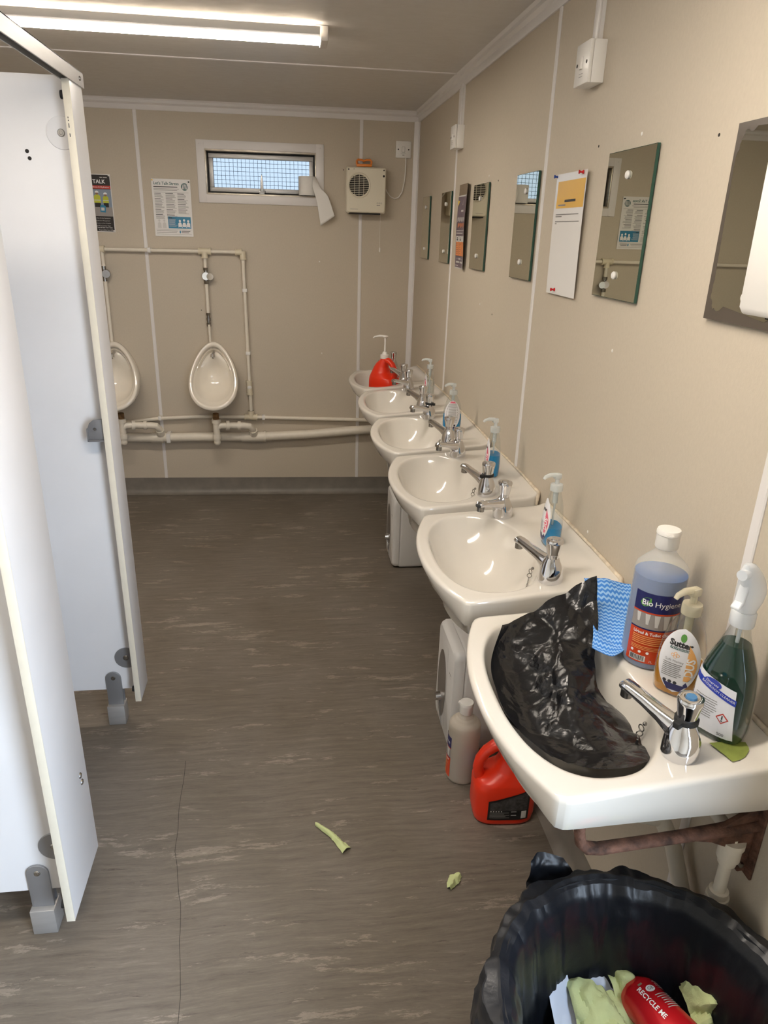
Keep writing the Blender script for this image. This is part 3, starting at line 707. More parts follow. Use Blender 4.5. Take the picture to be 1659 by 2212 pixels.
t, d = poster('toolbox_talk_poster', 'dark toolbox talk poster with workers in hard hats, behind the cubicle pilaster', back_thing, -1.094, 1.758, 0.216, 0.303, 'poster_white')
d.rect('print_ground', 'poster_black', 1, -.104, -.148, .104, .147)
d.text('heading', 'ink_yellow', 2, 0.002, 0.112, 'TOOLBOX', 0.028, align='RIGHT', bold=.0006); d.text('heading', 'ink_white', 2, 0.010, 0.112, 'TALK', 0.028, align='LEFT', bold=.0006)
d.rect('print_white', 'ink_pale', 2, 0.050, 0.132, 0.064, 0.136); d.rect('print_white', 'ink_pale', 2, 0.068, 0.132, 0.090, 0.136)
d.rect('banner', 'poster_red', 2, -.104, 0.076, .104, 0.092); d.text('print_white', 'ink_white', 3, 0.096, 0.084, 'Heat Stress & Hydration', 0.0115, align='RIGHT')
d.rect('photo_sky', 'poster_sky', 2, -.104, -.020, .104, .073); d.rect('photo_ground', 'poster_grey', 2, -.104, -.068, .104, -.020)
for (a, s) in ((0.026, 1.0), (0.072, 0.86), (-0.05, 1.0)):
    d.poly('worker_trousers', 'poster_black', 3, [(a - .016 * s, -.020), (a + .016 * s, -.020), (a + .016 * s, .010), (a - .016 * s, .010)])
    d.poly('worker_vest', 'ink_hivis', 4, [(a - .019 * s, .002), (a + .019 * s, .002), (a + .017 * s, .038 * s), (a + .006, .046 * s), (a - .006, .046 * s), (a - .017 * s, .038 * s)])
    d.ell('worker_head', 'ink_skin', 4, a, .052 * s, .0075, .009, 14); d.ell('hard_hat', 'ink_white', 5, a, .055 * s, .0105, .0105, 12, 0, .5)
    d.rect('vest_band', 'ink_pale', 5, a - .018 * s, .014, a + .018 * s, .018)
d.poly('drum', 'poster_blue', 5, [(.036, -.046), (.066, -.048), (.068, -.014), (.050, -.006), (.038, -.012)]); d.rect('drum_label', 'ink_pale', 6, .042, -.038, .060, -.022)
for i, s in enumerate(('Dehydration & Heat Stroke Symptoms', 'Dehydration Management', 'Hydration in Hot Weather', 'Work & PPE in Summer Heat')):
    d.text('print_white', 'ink_pale', 3, 0.088 - .004 * (i % 2), -.078 - i * .0135, s, 0.0082, align='RIGHT')
d.text('print_white', 'ink_white', 3, 0.094, -.128, 'Protect Yourself and Your Team', 0.0085, align='RIGHT'); d.text('print_white', 'ink_white', 3, 0.096, -.141, 'Responsibility | June 2025', 0.0075, align='RIGHT')
d.done()
def push_pin(label, loc, direction, mat, size=1.0, group='push pins holding posters'):
    t = thing('push_pin', label, 'push pin', loc, 0, group)
    q = Vector((0, 0, 1)).rotation_difference(Vector(direction).normalized()).to_matrix().to_4x4()
    MB().lathe([(.0048 * size, 0.002), (.0050 * size, .004), (.0028 * size, .006), (.0024 * size, .010), (.0046 * size, .0125), (.0048 * size, .0145), (.002 * size, .015)], 16, M=q).build('grip', mat, t)
    MB().cyl((0, 0, -0.004), (0, 0, 0.003), 0.0007, n=8, M=q).build('needle', 'steel', t)
    return t
for (x, z, m, lab) in ((-0.757, 1.889, 'brass', 'brass pin at top left corner of the stress poster'), (-0.555, 1.884, 'rubber', 'dark pin at top right corner of the stress poster'), (-0.992, 1.902, 'plastic_white', 'white pin at top right corner of the toolbox talk poster'), (-0.992, 1.614, 'plastic_white', 'white pin at bottom right corner of the toolbox talk poster')):
    push_pin(lab, (x, on_back(x) - .005, z), (0, -1, 0), m, 0.75)

# ------------------------------------------------------------------ fan heater, spur switch, cord, tissue roll
HX, HZ = 0.450, 1.870
t = back_thing('fan_heater', 'cream wall fan heater with round grille between window and switch', 'heater', HX, HZ)
def rr(w, h, r, n=5):
    pts = []
    for cx, cz, a0 in ((w / 2 - r, h / 2 - r, 0), (-w / 2 + r, h / 2 - r, 90), (-w / 2 + r, -h / 2 + r, 180), (w / 2 - r, -h / 2 + r, 270)):
        for i in range(n + 1): a = R(a0 + 90 * i / n); pts.append((cx + r * math.cos(a), cz + r * math.sin(a)))
    return pts
def rrings(mb, spec): return mb.loft([[(x + (ox if False else 0), y, z + dz) for x, z in rr(w, h, r)] for (w, h, r, y, dz, ox) in spec])
hb = rrings(MB(), [(0.222, 0.236, .012, -0.001, 0, 0), (0.228, 0.240, .012, -0.04, 0, 0), (0.231, 0.243, .013, -0.080, 0, 0), (0.228, 0.240, .014, -0.093, 0, 0), (0.216, 0.228, .014, -0.100, 0, 0)]).build('casing', 'plastic_cream', t); fixn(hb)
gx, gz, gr = -0.040, 0.024, 0.056
MB().tube([(gx + (gr + .006) * math.cos(a), -0.1005, gz + (gr + .008) * math.sin(a)) for a in [2 * math.pi * i / 40 for i in range(41)]], 0.0035, 8, False).build('grille_rim', 'plastic_cream', t)
MB().cyl((gx, -0.0995, gz), (gx, -0.1006, gz), gr, n=40).build('grille_opening', 'hole_dark', t)
gb = MB()
for i in range(1, 12):
    z = gz - gr + 2 * gr * i / 12; hw = math.sqrt(max(0, gr * gr - (z - gz) ** 2)); gb.box(gx - hw, gx + hw, -0.1045, -0.1008, z - .0011, z + .0011)
for k in (-1, 0, 1):
    x = gx + k * .026; hh = math.sqrt(gr * gr - (x - gx) ** 2); gb.box(x - .0009, x + .0009, -0.1052, -0.1015, gz - hh, gz + hh)
gb.build('grille_bars', 'plastic_cream', t, smooth=0)
for (x, z, r) in ((-0.100, .106, .004), (.100, .106, .004), (.100, .076, .006), (-.070, .108, .002)): MB().cyl((x, -.0985, z), (x, -.101, z), r, n=14).build('screw_hole', 'hole_dark', t)
MB().box(-.095, .085, -.095, -.02, -.1265, -.119).build('outlet_slot', 'hole_dark', t)
d = Decal(t, flat(-0.1002)); d.rect('maker_mark', 'ink_grey', 1, -.090, -.101, -.045, -.0995)
for k in range(3): d.ell('maker_mark', 'ink_grey', 1, .066 + k * .011, -.066, .004, .004, 12); d.ell('maker_mark_inner', 'plastic_cream', 2, .066 + k * .011, -.066, .0028, .0028, 12)
d.rect('maker_mark', 'ink_grey', 1, .062, -.078, .082, -.0755); d.done()

t = back_thing('orange_clip', 'small orange plastic holder sitting on top of the cream heater', 'holder', 0.437, 1.9935, off=0.05)
MB().box(-.042, .044, -.03, .03, 0, .014, .003).build('tray', 'plastic_orange', t)
MB().tube([(-.040, 0, .012), (-.041, 0, .030), (-.034, 0, .037), (-.012, 0, .036), (0, 0, .031), (.012, 0, .036), (.036, 0, .037), (.043, 0, .030), (.042, 0, .012)], .006, 10).build('loop', 'plastic_orange', t)

t = back_thing('spur_switch', 'white fused spur switch beside the corner, wired to the heater', 'switch', 0.668, 2.095)
MB().box(-.044, .044, -.010, 0, -.044, .044, .003).build('faceplate', 'plastic_white', t)
MB().box(-.008, .008, -.0145, -.009, -.014, .014, .002).build('rocker', 'plastic_white', t)
MB().tube([(-.0085, -.0102, -.0145), (.0085, -.0102, -.0145), (.0085, -.0102, .0145), (-.0085, -.0102, .0145), (-.0085, -.0102, -.0145)], .0006, 6, False).build('rocker_gap', 'ink_grey', t)
for s in (-1, 1): MB().cyl((s * .030, -.009, 0), (s * .030, -.0108, 0), .004, n=12).build('screw_hole', 'hole_dark', t)
d = Decal(t, flat(-.0101)); d.rect('print_mark', 'ink_grey', 1, -.014, -.0225, .014, -.0215); d.rect('print_mark', 'ink', 1, -.006, -.030, .006, -.0275); d.done()
o = back_thing('heater_cable', 'thin white cable hanging from spur switch to heater side', 'cable', 0, 0)
px = lambda x: x
o2 = MB().tube([(0.682, -.012, 2.052), (0.683, -.016, 2.03), (0.683, -.014, 1.98), (0.680, -.012, 1.93), (0.668, -.012, 1.872), (0.648, -.012, 1.842), (0.625, -.012, 1.834), (0.600, -.012, 1.845), (0.580, -.014, 1.868), (0.566, -.018, 1.89)], 0.0032, 8).build('cord', 'plastic_white', o)
o.location = (0, D, 0)
t = back_thing('pull_cord', 'thin white pull cord with small toggle below the heater', 'cord', 0.542, 1.55, off=0.03)
MB().cyl((0, 0, .012), (-0.004, -.02, .20), .0009, n=6).build('string', 'plastic_white', t)
MB().lathe([(.001, .016), (.003, .013), (.0045, .004), (.0045, -.008), (.003, -.012)], 14).build('toggle', 'plastic_white', t)

t = back_thing('toilet_roll', 'white toilet roll standing on the window sill with a loose trailing sheet', 'toilet roll', 0.116, 1.835, off=0.012)
ro = MB(); n = 36
ro.loft([[(.050 * math.cos(a) * s, .050 * math.sin(a) * s, z) for a in [2 * math.pi * i / n for i in range(n)]] for s, z in ((.4, .002), (.97, 0), (1, .003), (1, .097), (.97, .1), (.4, .098), (.4, .01))], False, False)
ro.build('roll', 'paper_white', t)
sheet('loose_sheet', 'paper_white', [[(.035, -.040, .098), (.050, -.012, .098)], [(.030, -.052, .050), (.075, -.050, .040)], [(.052, -.054, -.030), (.118, -.052, -.004)], [(.075, -.046, -.160), (.156, -.044, -.106)]], t, 14, 20, .0015, 14, 3, ridged=False, thick=.0006)

# ------------------------------------------------------------------ right wall: mirrors
names = ['farthest narrow frameless mirror by the corner trim', 'second frameless mirror from the corner, beside the purple poster', 'third frameless mirror from the corner, reflecting the fan heater', 'frameless mirror touching the joint strip, reflecting the window', 'frameless mirror beside the yellow-topped notice, reflecting the stress poster']
def mirror(label, y0, y1, z0, z1, lean=-0.001):
    w, h = y1 - y0, z1 - z0
    t = right_thing('wall_mirror', label, 'mirror', (y0 + y1) / 2, (z0 + z1) / 2, 'frameless wall mirrors above the basins', 0.003)
    t.rotation_euler = (0, 0, R(-90) + lean)
    MB().box(-w / 2, w / 2, -.006, 0, -h / 2, h / 2).build('glass_plate', 'glass_edge', t, smooth=0)
    MB().box(-w / 2 + .0012, w / 2 - .0012, -.0064, -.006, -h / 2 + .0012, h / 2 - .0012).build('mirror_face', 'mirror_silver', t, smooth=0)
    for s in (-1, 1):
        MB().lathe([(.0085, 0), (.009, .003), (.007, .0055), (.003, .0065)], 18, M=Matrix.Translation((0, -.0064, s * (h / 2 - .052))) @ Matrix.Rotation(R(90), 4, 'X')).build('screw_cap', 'plastic_white', t)
    return t
for lab, (y0, y1) in zip(names, ((4.032, 4.245), (3.500, 3.720), (2.842, 3.072), (2.270, 2.487), (1.532, 1.767))):
    mirror(lab, y0, y1, 1.520, 1.835)
# the nearest mirror: worn, dark where the silver has gone
t = right_thing('worn_mirror', 'worn frameless mirror with dark peeling edges behind the towel dispenser', 'mirror', 1.135, 1.678, 'frameless wall mirrors above the basins', .003)
MB().box(-.116, .116, -.006, 0, -.157, .157).build('glass_plate', 'desilvered', t, smooth=0)
pts = []
r2 = random.Random(4)
for i in range(80):
    a = 2 * math.pi * i / 80; c, s_ = math.cos(a), math.sin(a)
    x = math.copysign(abs(c) ** .22, c) * .104; z = math.copysign(abs(s_) ** .22, s_) * .144
    z += .006 if s_ < 0 else 0
    j = .004 * noise.noise(Vector((c * 3, s_ * 3, 1))) + .003 * noise.noise(Vector((c * 9, s_ * 9, 2)))
    pts.append((x + j * c * 1.5, z + j * s_ * 2 + (.004 * math.sin(x * 90) if s_ < -.6 else 0)))
MB().prism(pts, -.0066, -.006, 'y').build('mirror_face', 'mirror_silver', t, smooth=0)
for s in (-1, 1): MB().lathe([(.0085, 0), (.009, .003), (.007, .0055), (.003, .0065)], 18, M=Matrix.Translation((0.0, -.0066, s * .112)) @ Matrix.Rotation(R(90), 4, 'X')).build('screw_cap', 'plastic_white', t)
# towel dispenser on the wall at the right edge
t = right_thing('towel_dispenser', 'white wall paper towel dispenser at the right edge covering the worn mirror', 'dispenser', 0.862, 1.555)
MB().prism([(-.010, 0), (-.112, 0), (-.118, .010), (-.120, .30), (-.108, .325), (-.010, .335)], -.122, .122, 'x', .004).build('casing', 'plastic_white', t)
MB().box(-.09, .09, -.095, -.03, -.004, .001).build('towel_slot', 'hole_dark', t)

# surface boxes with trunking
def spur_box(label, y, z0, z1):
    zc = (z0 + z1) / 2; hh = (z1 - z0) / 2
    t = right_thing('spur_box', label, 'switch', y, zc, 'switched spur boxes on the right wall')
    MB().box(-.043, .043, -.032, 0, -hh, hh, .002).build('back_box', 'plastic_white', t)
    MB().box(-.044, .044, -.042, -.0322, -hh - .0005, hh + .0005, .0025).build('faceplate', 'plastic_white', t)
    MB().box(-.008, .008, -.0465, -.041, -.012, .014, .002).build('rocker', 'plastic_white', t)
    for s in (-1, 1): MB().cyl((s * .030, -.041, 0), (s * .030, -.0428, 0), .004, n=12).build('screw_hole', 'hole_dark', t)
    d = Decal(t, flat(-.0421)); d.rect('print_mark', 'ink_grey', 1, -.012, -.022, .012, -.021); d.rect('print_mark', 'ink_grey', 1, -.012, -.028, .012, -.027); d.done()
    return t
spur_box('white switched spur box high up beside the far joint strip', 3.392, 1.996, 2.086)
spur_box('white switched spur box high on the wall above the yellow-topped notice', 1.925, 1.998, 2.088)
def trunking(label, y, z0, w):
    t = right_thing('cable_trunking', label, 'trunking', y, z0, 'white cable trunking drops')
    MB().box(-w / 2, w / 2, -.012, 0, 0, 2.242 - z0).build('base', 'upvc', t, smooth=0); MB().box(-w / 2 - .001, w / 2 + .001, -.016, -.010, 0, 2.242 - z0, .0015).build('cover', 'upvc', t)
trunking('white trunking drop from the cornice to the far spur box', 3.392, 2.0865, .032)
trunking('white trunking drop from the cornice to the near spur box', 1.932, 2.0885, .026)

# ---- notices on the right wall
t = right_thing('purple_poster', 'curling purple and orange event poster between second and third mirrors', 'poster', 3.262, 1.68)
w2, h2 = .098, .172
def curl(a, b, off): return (a, -.004 - .010 * max(0, (a / w2)) ** 2 - .004 * math.sin((b + .17) * 9) ** 2 - off, b)
d = Decal(t, curl)
d.grid('backing_sheet', 'poster_brown', 0, lambda u, v: (-w2 + .004 + 2 * w2 * u, -.150 + (.172 + .150) * v), 8, 12)
d.grid('sheet', 'poster_white', 2, lambda u, v: (-w2 + 2 * w2 * u, -h2 + (h2 + .128) * v), 8, 16)
d.grid('print_ground', 'poster_purple', 3, lambda u, v: (-w2 + .003 + (2 * w2 - .006) * u, -h2 + .005 + (h2 + .118) * v), 8, 16)
for k in range(9): d.rect('heading', 'ink_pale', 4, -.078 + k * .0175, .022 + .004 * (k % 2), -.078 + k * .0175 + .010, .040)
for k in range(8): d.rect('heading_orange', 'poster_orange', 4, -.066 + k * .0170, -.002 + .004 * (k % 3), -.066 + k * .0170 + .010, .016)
d.rect('print_white', 'ink_pale', 4, -.022, .062, .022, .069); d.lines('print_white', 'ink_pale', 4, -.085, .085, -.016, 2, .010, .003, .3)
d.poly('print_yellow', 'ink_yellow', 4, [(-.094, .085), (-.060, .105), (-.094, .110)]); d.poly('print_white', 'ink_pale', 4, [(-.004, .088), (0, .112), (.004, .088)])
for k in range(3):
    a = -.088 + k * .060
    d.rect('panel_white', 'ink_pale', 4, a, -.060, a + .056, -.036); d.rect('print_dark', 'ink', 5, a + .014, -.055, a + .042, -.049); d.rect('print_dark', 'ink', 5, a + .018, -.047, a + .038, -.042)
    d.rect('panel_orange', 'poster_orange', 4, a, -.118, a + .056, -.060); d.lines('print_dark', 'poster_brown', 5, a + .006, a + .050, -.070, 6, .0078, .0016, .4, k)
d.rect('print_white', 'ink_pale', 4, -.028, -.134, .012, -.127); d.rect('print_white', 'ink_pale', 4, -.075, -.131, -.034, -.130); d.rect('print_white', 'ink_pale', 4, .018, -.131, .080, -.130); d.rect('print_white', 'ink_pale', 4, -.075, -.148, -.010, -.141); d.rect('print_white', 'ink_pale', 4, .000, -.148, .070, -.141); d.lines('print_white', 'ink_pale', 4, -.088, -.03, -.160, 1, .01, .002)
d.rect('print_white', 'ink_pale', 4, .068, -.164, .088, -.134)
d.done()

t = right_thing('notice_sheet', 'laminated white notice with yellow top and blank centre, pinned beside the joint strip', 'poster', 1.992, 1.6565)
def bow(a, b, off): return (a, -.005 - .010 * (1 - abs(b + .16) / .32 if b > -.16 else 0) * .3 - .006 * math.sin(max(0, b + .16) * 5) - off, b)
d = Decal(t, bow)
d.grid('laminate_pouch', 'poster_white', 0, lambda u, v: (-.109 + .218 * u, -.157 + .312 * v), 6, 14)
d.grid('header_band', 'poster_yellow', 1, lambda u, v: (-.092 + .196 * u, .068 + .068 * v), 4, 6)
d.rect('print_dark', 'ink', 2, -.030, .083, .050, .089); d.rect('print_dark', 'ink_grey', 2, -.075, .074, -.02, .0775)
d.rect('print_dark', 'ink_grey', 1, -.088, .051, .080, .0535); d.rect('print_dark', 'ink_grey', 1, -.088, .046, -.04, .0485); d.rect('print_dark', 'ink_grey', 1, -.088, .033, .088, .0355); d.rect('print_dark', 'ink_grey', 1, -.088, .028, -.074, .0305)
d.done()
push_pin('blue push pin at the top left corner of the yellow-topped notice', (WX - .006, 2.098, 1.806), (-1, 0.1, .05), 'pin_blue', 1.0)
push_pin('red push pin at the top right corner of the yellow-topped notice', (WX - .010, 1.907, 1.806), (-1, 0.2, 0), 'pin_red', 1.0)
push_pin('red push pin at the foot of the yellow-topped notice', (WX - .006, 2.032, 1.512), (-1, 0, 0), 'pin_red', 1.0)
wr_ = bpy.data.objects['wall_right']; wb_ = bpy.data.objects['wall_back']; fl_ = bpy.data.objects['floor']
for (y, z) in ((1.624, 1.404), (2.879, 1.393), (1.615, .941), (1.632, 1.862), (2.884, 1.859)): MB().sphere((WX, y, z), .0012, .0042, .0042, 10).build('wall_plug', 'plastic_white', wr_)
for (y, z) in ((1.323, 1.826), (2.691, 1.373), (2.75, 1.835), (1.86, 1.86)): MB().cyl((WX, y, z), (WX - .0006, y, z), .003, n=10).build('nail_hole', 'hole_dark', wr_)
for (x, z) in ((.433, 2.078), (.325, 1.978), (-.53, 1.18)): MB().cyl((x, 0, z), (x, -.0006, z), .003, n=8).build('nail_hole', 'hole_dark', wb_)
for (x, z) in ((.184, 1.475), (.195, .931), (-.184, .48)): MB().sphere((x, 0, z), .004, .001, .004, 8).build('wall_plug', 'plastic_white', wb_)
pts = [(-.372, 1.95), (-.366, 1.79), (-.356, 1.66), (-.353, 1.575), (-.330, 1.47), (-.315, 1.406), (-.304, 1.32), (-.301, 1.287), (-.281, 1.158), (-.275, 1.0)]
pp = []
for k in range(len(pts) - 1):
    for u_ in range(6): pp.append((pts[k][0] + (pts[k + 1][0] - pts[k][0]) * u_ / 6 + .004 * noise.noise(Vector((k + u_ / 6, 0, 0))), pts[k][1] + (pts[k + 1][1] - pts[k][1]) * u_ / 6))
MB().tube([(x, y, -.0003) for x, y in pp], .0008, 6).build('floor_score', 'hole_dark', fl_)
# ------------------------------------------------------------------ basins
def make_basin_mesh():
    VC = 0.265
    def outer():
        pts = []
        hw0, hw1, vf, bow_ = .262, .272, .372, .062
        pts += [(-hw0 + .01 + (2 * hw0 - .02) * i / 20, 0.002) for i in range(21)]
        pts += [(hw0, .012)] + [(hw0 + (hw1 - hw0) * i / 16, .012 + (vf - .020) * i / 16) for i in range(1, 16)]
        m = 60
        for i in range(m + 1):
            u = hw1 * math.cos(math.pi * i / m) if False else hw1 - 2 * hw1 * i / m
            k = abs(u) / hw1
            v = vf + bow_ * (1 - k ** 2.1)
            if k > .965: v -= .010 * (k - .965) / .035
            pts.append((u * (1 if k < .99 else .997), v))
        pts += [(-(hw0 + (hw1 - hw0) * i / 16), .012 + (vf - .020) * i / 16) for i in range(15, 0, -1)] + [(-hw0, .012)]
        return pts
    OP = outer()
    def cast(poly, th):
        dx, dy = math.cos(th), math.sin(th); best = 9
        for i in range(len(poly)):
            x1, y1 = poly[i]; x2, y2 = poly[(i + 1) % len(poly)]; y1 -= VC; y2 -= VC
            den = dx * (y2 - y1) - dy * (x2 - x1)
            if abs(den) < 1e-12: continue
            t = (x1 * (y2 - y1) - y1 * (x2 - x1)) / den; s = (x1 * dy - y1 * dx) / den
            if t > 0 and -1e-6 <= s <= 1 + 1e-6: best = min(best, t)
        return best
    IP = []
    for i in range(240):
        a = 2 * math.pi * i / 240; c, s = math.cos(a), math.sin(a)
        n = 2.5 if s > 0 else 2.15
        x = math.copysign(abs(c) ** (2 / n), c) * .236; v = math.copysign(abs(s) ** (2 / n), s) * (.132 if s > 0 else .128)
        IP.append((x, VC + .002 + v))
    crit = [math.atan2(v - VC, u) for u, v in ((-.262, .012), (.262, .012), (-.252, .002), (.252, .002), (.272, .364), (-.272, .364), (.262, .372), (-.262, .372))]
    ths = sorted(set([round(2 * math.pi * i / 176 - math.pi, 5) for i in range(176)] + [round(c, 5) for c in crit]))
    RO = [cast(OP, t) for t in ths]; RI = [cast(IP, t) for t in ths]
    rings = []
    def ring(rf, zf):
        r = []
        for i, t in enumerate(ths):
            rr_ = rf(i); u = rr_ * math.cos(t); v = VC + rr_ * math.sin(t)
            r.append((u, v, zf(u, v, i)))
        rings.append(r)
    dep = .125
    for t in (.04, .15, .3, .45, .58, .68, .76, .83, .89, .93, .96, .98):
        ring(lambda i: RI[i] * t, lambda u, v, i: -dep * (1 - t ** 3.6) - .006 * (1 - t))
    ring(lambda i: RI[i] * .993, lambda u, v, i: -.0045); ring(lambda i: RI[i] + .002, lambda u, v, i: -.0012)
    def deck(u, v, i):
        z = 0.0
        if v < .03: z += .010 * (1 - max(0, v - .008) / .022) if v > .008 else .010
        # soap ledge, very slightly sunk between the taps
        k = max(0, 1 - abs(v - .072) / .04) * max(0, min(1, (.165 - abs(u)) / .02)); z -= .004 * min(1, k * 2.2)
        return z
    for k in range(9):
        s = k / 8
        ring(lambda i: (RI[i] + .008) + (RO[i] - .010 - RI[i] - .008) * s, deck)
    ring(lambda i: RO[i] - .004, lambda u, v, i: deck(u, v, i) - .0012); ring(lambda i: RO[i] - .0008, lambda u, v, i: deck(u, v, i) - .005); ring(lambda i: RO[i], lambda u, v, i: deck(u, v, i) - .011)
    def H(u, v): return .098 - .028 * min(1, v / .37) - .018 * max(0, (v - .372) / .062)
    FK = [max(0.0, min(1.0, (VC + RO[i] * math.sin(t) - .376) / .02)) for i, t in enumerate(ths)]     # 1 on the bowed front
    ring(lambda i: RO[i] - .003 - .003 * FK[i], lambda u, v, i: -.5 * H(u, v)); ring(lambda i: RO[i] - .007 - .010 * FK[i], lambda u, v, i: -H(u, v) + .006); ring(lambda i: RO[i] - .013 - .016 * FK[i], lambda u, v, i: -H(u, v) - .002 * FK[i]); ring(lambda i: RO[i] - .028 - .022 * FK[i], lambda u, v, i: -H(u, v) - .001 - .012 * FK[i])
    ring(lambda i: RO[i] * .80 - .03 * FK[i], lambda u, v, i: -H(u, v) - .02 - .014 * FK[i]); ring(lambda i: RO[i] * .55, lambda u, v, i: -.165); ring(lambda i: RO[i] * .1, lambda u, v, i: -.175)
    R2 = [[(u, -v, .875 + .030 * (1 - v / .39) + z) for u, v, z in r] for r in rings]
    return MB().loft(R2)
DECK = lambda v: .875 + .030 * (1 - v / .39)
basin_src = make_basin_mesh().build('bowl', 'ceramic', None, 50); fixn(basin_src)
basin_mesh = basin_src.data; bpy.data.objects.remove(basin_src)

def tap_meshes():
    body = MB()
    def el(cx, cy, z, rx, ry, n=24): return [(cx + rx * math.cos(2 * math.pi * j / n), cy + ry * math.sin(2 * math.pi * j / n), z) for j in range(n)]
    body.loft([el(0, 0, 0, .026, .027), el(0, 0, .004, .0265, .0275), el(0, .0005, .018, .0255, .0275), el(0, 0, .032, .0225, .0265), el(0, -.002, .044, .0185, .023), el(0, -.002, .053, .0155, .0175), el(0, -.001, .058, .014, .014)])
    # spout: flat-topped arm reaching over the bowl
    def sec(y, z, w, h): return [(w * math.copysign(abs(math.cos(a)) ** .6, math.cos(a)), y, z + h * math.copysign(abs(math.sin(a)) ** .8, math.sin(a))) for a in [2 * math.pi * j / 20 for j in range(20)]]
    sp = MB().loft([sec(.004, .034, .012, .018), sec(-.018, .040, .0145, .016), sec(-.040, .047, .0125, .0115), sec(-.070, .055, .0115, .0090), sec(-.096, .061, .0115, .0085), sec(-.108, .062, .0110, .0080), sec(-.113, .060, .0085, .0050)])
    noz = MB().cyl((0, -.102, .056), (0, -.103, .042), .0098, .0092, 18)
    knob = MB().lathe([(.0125, .056), (.0125, .066), (.0145, .068), (.0150, .074), (.0185, .094), (.0190, .099), (.0178, .1025), (.0135, .104), (.010, .1035), (.008, .1025)], 28)
    disc = MB().lathe([(.0082, .1026), (.0074, .1050), (.002, .1052)], 20)
    ring_ = MB().lathe([(.0145, .059), (.0172, .060), (.0172, .067), (.0145, .068)], 20).box(.0150, .0260, -.005, .005, .058, .068, .001)
    return {k: fixn(m.build(k, mt, None, 40)) for k, m, mt in (('tap', body, 'chrome'), ('spout', sp, 'chrome'), ('nozzle', noz, 'chrome_dull'), ('push_knob', knob, 'chrome'), ('knob_disc', disc, 'tap_blue'), ('cable_tie', ring_, 'rubber'))}
TM = tap_meshes()
TMD = {k: o.data for k, o in TM.items()}
for o in TM.values(): bpy.data.objects.remove(o)
TMD['knob_disc_red'] = TMD['knob_disc'].copy(); TMD['knob_disc_red'].materials[0] = MATS['chrome']
def add_obj(name, data, parent, loc=(0, 0, 0), rotz=0):
    o = bpy.data.objects.new(name, data); C.objects.link(o); o.parent = parent; o.location = loc; o.rotation_euler = (0, 0, rotz); return o
def chain_mesh():
    mb = MB()
    def link(c, r, tw, ax):
        pts = []
        for i in range(13):
            a = 2 * math.pi * i / 12; p = Vector((r * math.cos(a), 0, r * math.sin(a))); p = Matrix.Rotation(tw, 3, 'Z') @ p; pts.append(Vector(c) + p)
        mb.tube(pts, .0011, 6, False)
    mb.sphere((0, 0.001, 0), .004, .004, .004, 10); link((0, -.004, -.008), .006, .3, 0); link((.001, -.006, -.019), .0055, 1.3, 0)
    for i in range(7): mb.sphere((.001 * math.sin(i), -.007 - .0005 * i, -.028 - .0042 * i), .0021, n=8)
    return mb
chain_o = chain_mesh().build('plug_chain', 'chrome_dull', None, 50); chain_md = chain_o.data; bpy.data.objects.remove(chain_o)
def seal_mesh():
    return MB().tube([(-.262, -.004, .912), (-.1, -.003, .917), (.1, -.003, .917), (.255, -.004, .914), (.266, -.010, .906), (.268, -.012, .880)], [.004, .0045, .004, .006, .006, .004], 8)
seal_o = seal_mesh().build('sealant_bead', 'sealant', None, 50); seal_md = seal_o.data; bpy.data.objects.remove(seal_o)

BY = [1.047, 1.650, 2.240, 2.815, 3.395, 3.975]
BL = ['nearest white wash basin, holding the black bin bag', 'white wash basin second from the camera, with a chain hanging by its tap', 'third white wash basin from the camera, behind the half-full blue soap', 'fourth white wash basin from the camera, with back-labelled blue soap', 'fifth white wash basin from the camera, with the clear soap bottle', 'farthest white wash basin, holding the red jug with pump']
TV = 0.156; TU = 0.205
for i, y in enumerate(BY):
    b = right_thing('wash_basin', BL[i], 'basin', y, 0, 'row of wash basins along the right wall')
    add_obj('bowl', basin_mesh, b); add_obj('sealant_bead', seal_md, b)
    for s in (1, -1) if i else (1,):          # +x local is the side nearer the camera; the bag hides the far tap of the first basin
        tp = add_obj('tap', TMD['tap'], b, (s * TU, -TV, DECK(TV) - .0015), R(-28 if s > 0 else 52) * 1.0)
        tp.rotation_euler = (0, 0, R(-62) if s > 0 else R(38)); tp.scale = (1.12, 1.06, 1.04)
        for k in ('spout', 'nozzle', 'push_knob'): add_obj(k, TMD[k], tp)
        add_obj('knob_disc', TMD['knob_disc'] if (i == 0 and s > 0) else TMD['knob_disc_red'], tp)
        if (i, s) in ((0, 1), (2, 1), (3, -1), (2, -1)) and not (i == 2 and s == -1): add_obj('cable_tie', TMD['cable_tie'], tp)
    add_obj('plug_chain', chain_md, b, (.118, -.170, DECK(.15) - .012))
    # waste fittings under the basin
    MB().lathe([(.030, -.02), (.030, 0), (.018, .002), (.018, .05)], 20, c=(0, -.25, .68)).build('waste_fitting', 'pipe_white', b)

